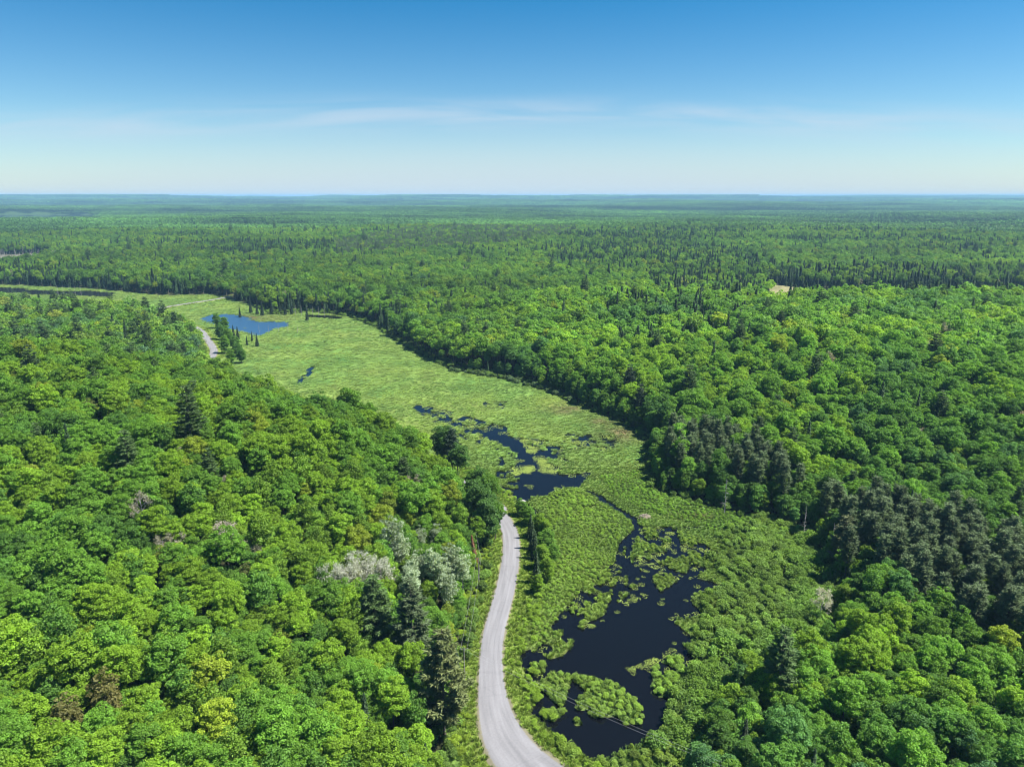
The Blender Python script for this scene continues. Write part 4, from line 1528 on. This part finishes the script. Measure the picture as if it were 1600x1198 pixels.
for P, sp, (a, b), t, ph in SCRUB:
    G = ground(P)
    x, y = jitter_grid(sp, G[:, 0].min(), G[:, 0].max(), G[:, 1].min(), G[:, 1].max(), R4, 0.48)
    k = inside(G, x, y)
    x, y = x[k], y[k]
    n = len(x)
    s = R4.uniform(a, b, n) * np.clip(1 + 0.9 * fbm(x, y, 12, 2, 81), 0.6, 1.5)
    tt = np.array([t]) * np.clip(R4.normal(1, 0.15, n) + 0.5 * fbm(x, y, 14, 2, 83), 0.55, 1.6)[:, None]
    tt[:, 2] *= R4.uniform(0.8, 1.3, n)
    sx.append(x); sy.append(y); ss_.append(s); st.append(tt); sph += [ph] * n
# roadside brush, both sides of the road
tng = np.gradient(ROADC, axis=0)
tng /= np.linalg.norm(tng, axis=1, keepdims=True)
nrm_ = np.stack([-tng[:, 1], tng[:, 0]], 1)
for side, lo, hi, n, ph, t in ((-1, 6.2, 11.0, 420, 'in the brush between road and pond', (0.145, 0.225, 0.024)), (1, 6.5, 12.5, 620, 'in the brush along the foot of the hill', (0.15, 0.215, 0.022))):
    c = np.where((ROADC[:, 1] < 300) & (ROADC[:, 1] > 95))[0]
    i = R4.choice(c, n)
    off = R4.uniform(lo, hi, n)
    p = ROADC[i] + nrm_[i] * off[:, None] * side + R4.normal(0, 0.5, (n, 2))
    sx.append(p[:, 0]); sy.append(p[:, 1])
    ss_.append(R4.uniform(0.35, 0.95, n) * (0.6 + 0.5 * (off - lo) / (hi - lo)))
    st.append(np.array([t]) * np.clip(R4.normal(1, 0.17, n), 0.6, 1.5)[:, None])
    sph += [ph] * n
ex, ey = jitter_grid(2.3, -330, 330, 100, 760, R4, 0.5)
ek = in_view(ex, ey, 0 * ex, 0.05)
ex, ey = ex[ek], ey[ek]
ed_ = -sdist(VALLEY, ex, ey)
ek = (ed_ > -1.5) & (ed_ < 9) & (R4.uniform(0, 1, len(ex)) < 0.8)
ex, ey = ex[ek], ey[ek]
sx.append(ex); sy.append(ey); ss_.append(R4.uniform(0.5, 1.5, len(ex)))
st.append(np.array([[0.085, 0.145, 0.028]]) * np.clip(R4.normal(1, 0.22, len(ex)), 0.5, 1.6)[:, None])
sph += ['in the undergrowth along the edge of the wood'] * len(ex)
sx, sy, ss_, st, sph = np.concatenate(sx), np.concatenate(sy), np.concatenate(ss_), np.concatenate(st), np.array(sph)
sh, sd_, sw, srd = terrain(sx, sy, True)
k = (srd > 5.6) & (sh > -0.12) & (sd_ < 10)
sx, sy, ss_, st, sph, sh = sx[k], sy[k], ss_[k], st[k], sph[k], sh[k]
spx, spy, sdep = pixel(sx, sy, sh + 1)
sf = R4.integers(0, 4, len(sx))
srz = R4.uniform(0, 6.28, len(sx))
v = (spx > 0) & (spx < 1600) & (spy < 1198)
order = np.where(v)[0][np.argsort(-(ss_ / sdep)[v])][:300]
SW = ['domed', 'low spreading', 'upright', 'fine-leaved']
isel = np.zeros(len(sx), bool)
isel[order] = True
for i in order:
    tone = 'pale green' if st[i].sum() > 0.33 else 'mid-green' if st[i].sum() > 0.27 else 'dark green'
    plant('shrub', sf[i], sx[i], sy[i], sh[i], ss_[i], srz[i], st[i], '%s %s shrub %s' % (SW[sf[i]], tone, sph[i]), 'shrubs ' + sph[i])
q = ~isel
stuff('scrub', 'low leafy shrubs covering the marsh and its banks', 'shrubs', np.stack([sx, sy, sh], 1)[q], srz[q], ss_[q], sf[q], st[q], WHOLE['shrub'])

# sedges
px_, py_ = [], []
for s, y0, y1, x0, x1 in ((1.05, 95, 290, -30, 125), (1.7, 290, 430, -230, 90), (2.7, 430, 960, -700, 60)):
    a, b = jitter_grid(s, x0, x1, y0, y1, R4, 0.5)
    px_.append(np.stack([a, b, np.full(a.shape, s)]))
T = np.concatenate(px_, 1)
k = inside(VALLEY, T[0], T[1]) & in_view(T[0], T[1], 0 * T[0], 0.08)
T = T[:, k]
h, d, w, rd = terrain(T[0], T[1], True)
k = (rd > ROADW / 2 + 0.22) & (h > 0.0) & (w < 0.3) & (R4.uniform(0, 1, len(h)) < 1.0 - 0.35 * ss(250, 420, T[1]))
T, h, rd = T[:, k], h[k], rd[k]
n = T.shape[1]
nn = fbm(T[0], T[1], 22, 3, 85)
n3 = fbm(T[0], T[1], 5, 2, 86)
tt = np.array([[0.112, 0.178, 0.034]]) * np.clip(1 + 0.8 * n3 + R4.normal(0, 0.13, n), 0.5, 1.7)[:, None] * (1 + nn[:, None] * np.array([[0.9, 0.5, 0.4]]))
k = (rd < 9)
tt[k] = np.array([0.125, 0.19, 0.026]) * np.clip(R4.normal(1, 0.2, k.sum()), 0.5, 1.6)[:, None]
fpx, fpy, _ = pixel(T[0], T[1], h)
for cx, cy_, ax, ay in ((975, 678, 45, 14), (940, 660, 20, 8), (1085, 808, 30, 5), (885, 640, 30, 8), (395, 497, 60, 5)):
    e = np.exp(-((fpx - cx) / ax) ** 2 - ((fpy - cy_) / ay) ** 2) * np.clip(0.7 + 2.5 * n3, 0, 1)
    tt = tt * (1 - e[:, None]) + np.array([[0.115, 0.105, 0.045]]) * e[:, None]
sc = np.stack([T[2] * 0.75, T[2] * 0.75, R4.uniform(0.6, 1.3, n) * np.where(rd < 9, 0.8, (0.8 - 0.42 * ss(240, 420, T[1])))], 1)
stuff('sedge_meadow', 'green and yellowish sedges and grasses covering the marsh', 'grass', np.stack([T[0], T[1], h], 1), R4.uniform(0, 6.28, n), sc, R4.integers(0, 3, n), np.clip(tt, 0.01, 0.5), [g.mesh('tuft', (M_GRASS, M_BARK)) for g in TUFT])

# floating leaves
fx, fy, fs = [], [], []
for (P, b), n in zip(PATCHY, (300, 130, 200, 200, 240, 120, 40, 60)):
    x, y = R4.uniform(P[:, 0].min(), P[:, 0].max(), n * 2), R4.uniform(P[:, 1].min(), P[:, 1].max(), n * 2)
    k = inside(P, x, y)
    fx.append(x[k]); fy.append(y[k])
for P, n in ((POND, 160), (MIDPOND, 150), (LAKE, 90)):
    x, y = R4.uniform(P[:, 0].min(), P[:, 0].max(), n * 2), R4.uniform(P[:, 1].min(), P[:, 1].max(), n * 2)
    sd = sdist(P, x, y)
    k = (sd > 0) & ((sd < 3.0) | (fbm(x, y, 14, 2, 99) > 0.22))
    fx.append(x[k]); fy.append(y[k])
fx, fy = np.concatenate(fx), np.concatenate(fy)
h, d, w, rd = terrain(fx, fy, True)
k = (w > -0.1) & (fbm(fx, fy, 6.0, 3, 101) > -0.02)
fx, fy = fx[k], fy[k]
n = len(fx)
stuff('lily_pads', 'floating green leaves in the shallows of the ponds', 'water plants', np.stack([fx, fy, np.full(n, 0.0)], 1), R4.uniform(0, 6.28, n), R4.uniform(0.5, 1.1, n) * np.where(fy > 280, 1.5, 0.8), R4.integers(0, 2, n), np.array([[0.14, 0.19, 0.03]]) * R4.uniform(0.6, 1.3, n)[:, None], [g.mesh('pads', (M_PAD,)) for g in PADS])


# ---------------------------------------------------------------- small things
def lodge():
    x, y = ground([(1008, 809)])[0]
    root = empty('beaver_lodge', (x, y, 0))
    tag(root, 'grey-brown heap of sticks, a beaver lodge by the channel', 'beaver lodge')
    r = np.random.default_rng(5)
    n, m = 9, 18
    v, q = [(0, 0, 1.5)], []
    for i in range(1, n):
        t = i / (n - 1)
        for j in range(m):
            a = j / m * 6.283
            rad = 3.0 * t * (1 + 0.12 * math.sin(3 * a + 1) + r.normal(0, 0.03))
            v.append((rad * math.cos(a), rad * 0.8 * math.sin(a), 1.5 * (1 - t ** 1.6) - 0.3 * t + r.normal(0, 0.05)))
    tri = [(0, 1 + j, 1 + (j + 1) % m) for j in range(m)]
    for i in range(n - 2):
        for j in range(m):
            a, b = 1 + i * m + j, 1 + i * m + (j + 1) % m
            q.append((a, a + m, b + m, b))
    obj('mound', make_mesh('mound', np.array(v), np.array(q), np.array(tri), (plain_material('mud', (0.10, 0.08, 0.055), (0.19, 0.16, 0.12), 2.0),)), root)
    st_m = plain_material('peeled_sticks', (0.28, 0.24, 0.19), (0.48, 0.44, 0.38), 1.0)
    for i in range(60):
        g = Geo()
        a, t = r.uniform(0, 6.28), math.sqrt(r.uniform(0.02, 0.9))
        c = np.array([3.0 * t * math.cos(a), 2.4 * t * math.sin(a), 1.5 * (1 - t ** 1.6) - 0.3 * t + 0.08])
        dr = r.uniform(0, 3.14)
        dv = np.array([math.cos(dr), math.sin(dr), r.normal(0, 0.2)]) * r.uniform(0.4, 1.0)
        g.tube([c - dv, c + dv], [0.05, 0.035], 5, 0)
        obj('stick', g.mesh('stick', (st_m,)), root)


lodge()


def culvert_stone():
    x, y = ground([(816, 784)])[0]
    r = np.random.default_rng(8)
    d = rand_dirs(r, 1)
    v, q = [], []
    n, m = 6, 9
    for i in range(n + 1):
        for j in range(m):
            t, a = i / n * math.pi, j / m * 6.283
            k = 1 + 0.18 * math.sin(2 * a + t * 2) + r.normal(0, 0.05)
            v.append((1.3 * k * math.sin(t) * math.cos(a), 0.8 * k * math.sin(t) * math.sin(a), 0.25 + 0.6 * k * math.cos(t)))
    for i in range(n):
        for j in range(m):
            q.append((i * m + j, (i + 1) * m + j, (i + 1) * m + (j + 1) % m, i * m + (j + 1) % m))
    o = obj('boulder', make_mesh('boulder', np.array(v), np.array(q), None, (plain_material('granite', (0.2, 0.195, 0.19), (0.32, 0.31, 0.3), 3.0, bump=0.3),)))
    o.location = (x, y, 0.0)
    tag(o, 'pale grey boulder at the narrow outlet of the marsh pond', 'boulder')


culvert_stone()

# leaning rust-brown dead spruce by the road
g = spruce(600, 11, 1.1, 1.0, 0.3, 0.9, 0.3, 0.5)
x, y = at_top(742, 832, 11)
z = float(Z(np.array([x]), np.array([y]))[0])
rs = empty('dead_tree', (x, y, z), 0.3)
rs.rotation_euler = (math.radians(5), math.radians(-7), 0.3)
tag(rs, 'rust-brown dead spruce leaning at the foot of the hill', 'dead tree')
obj('dead_foliage', g.mesh('dead_foliage', (M_RUST, M_DEADWOOD, M_DEADWOOD), only=0), rs)
obj('trunk', g.mesh('trunk', (M_RUST, M_DEADWOOD, M_DEADWOOD), only=1), rs)


# utility poles and their wires
def pole_line():
    wood = plain_material('pole_wood', (0.19, 0.17, 0.15), (0.33, 0.31, 0.28), 1.2, 0.9, 0.15, (1, 1, 0.1))
    cer = plain_material('insulator', (0.30, 0.31, 0.30), (0.36, 0.37, 0.36), 2.0, 0.3, 0.5)
    wire_m = plain_material('aluminium_wire', (0.36, 0.36, 0.37), (0.42, 0.42, 0.43), 2.0, 0.4, 0.5)
    spots = [(-11.5, 148.0), (-10.0, 192.0), (-17.0, 244.0), (45.0, 108.0)]
    labels = ['weathered wooden utility pole at the bend of the road beside the white pine', 'weathered wooden utility pole beside the straight of the road below the pale poplars',
              'weathered wooden utility pole where the road runs in behind the hill', 'weathered wooden utility pole across the road bend past the dark pond']
    tops = []
    for (x, y), lab in zip(spots, labels):
        z = float(Z(np.array([x]), np.array([y]))[0])
        root = empty('utility_pole', (x, y, z), 0.1)
        tag(root, lab, 'utility pole', 'utility poles along the road')
        g = Geo()
        g.tube([(0, 0, -0.8), (0, 0, 4), (0, 0, 10.2)], [0.16, 0.14, 0.10], 10, 0)
        obj('pole', g.mesh('pole', (wood,)), root)
        g = Geo()
        g.tube([(-0.9, 0.13, 9.6), (0.9, 0.13, 9.6)], [0.07, 0.07], 4, 0)
        obj('crossarm', g.mesh('crossarm', (wood,)), root)
        for sx_ in (-0.75, 0.75):
            g = Geo()
            g.tube([(sx_, 0.13, 9.62), (sx_, 0.13, 9.75), (sx_, 0.13, 9.82), (sx_, 0.13, 9.9)], [0.03, 0.07, 0.07, 0.03], 8, 0)
            obj('insulator', g.mesh('insulator', (cer,)), root)
        tops.append(np.array([x, y, z]))
    for a, b, lab in ((0, 3, 'crossing the bend of the road over the dark pond'), (0, 1, 'along the straight of the road'), (1, 2, 'from the straight to the hidden stretch of road')):
        for k, off in enumerate((-0.75, 0.75)):
            ct, st_ = math.cos(0.1), math.sin(0.1)
            A = tops[a] + np.array([off * ct - 0.13 * st_, off * st_ + 0.13 * ct, 9.9])
            B = tops[b] + np.array([off * ct - 0.13 * st_, off * st_ + 0.13 * ct, 9.9])
            t = np.linspace(0, 1, 17)
            P = A[None] * (1 - t[:, None]) + B[None] * t[:, None]
            P[:, 2] -= 4 * 1.3 * t * (1 - t)
            g = Geo()
            g.tube(P, np.full(17, 0.012), 5, 0)
            o = obj('power_line', g.mesh('power_line', (wire_m,)))
            tag(o, 'thin pale overhead wire ' + lab, 'wire', 'overhead wires ' + lab)


pole_line()


# ---------------------------------------------------------------- the air
def build_haze():
    zt, zb, e = 142.0, -6.0, 34500.0
    v = [(-e, -e, zb), (e, -e, zb), (e, e, zb), (-e, e, zb), (-e, -e, zt), (e, -e, zt), (e, e, zt), (-e, e, zt)]
    f = [(3, 2, 1, 0), (4, 5, 6, 7), (0, 1, 5, 4), (1, 2, 6, 5), (2, 3, 7, 6), (3, 0, 4, 7)]
    me = bpy.data.meshes.new('haze')
    me.from_pydata(v, [], f)
    m, nt, N, L = mat('haze')
    out = N('ShaderNodeOutputMaterial')
    pv = N('ShaderNodeVolumePrincipled')
    pv.inputs['Color'].default_value = (0.33, 0.62, 0.90, 1)
    pv.inputs['Density'].default_value = 6.8e-5
    L(pv.outputs[0], out.inputs['Volume'])
    me.materials.append(m)
    tag(obj('haze', me), 'thin bluish air over the whole landscape', kind='stuff')


build_haze()
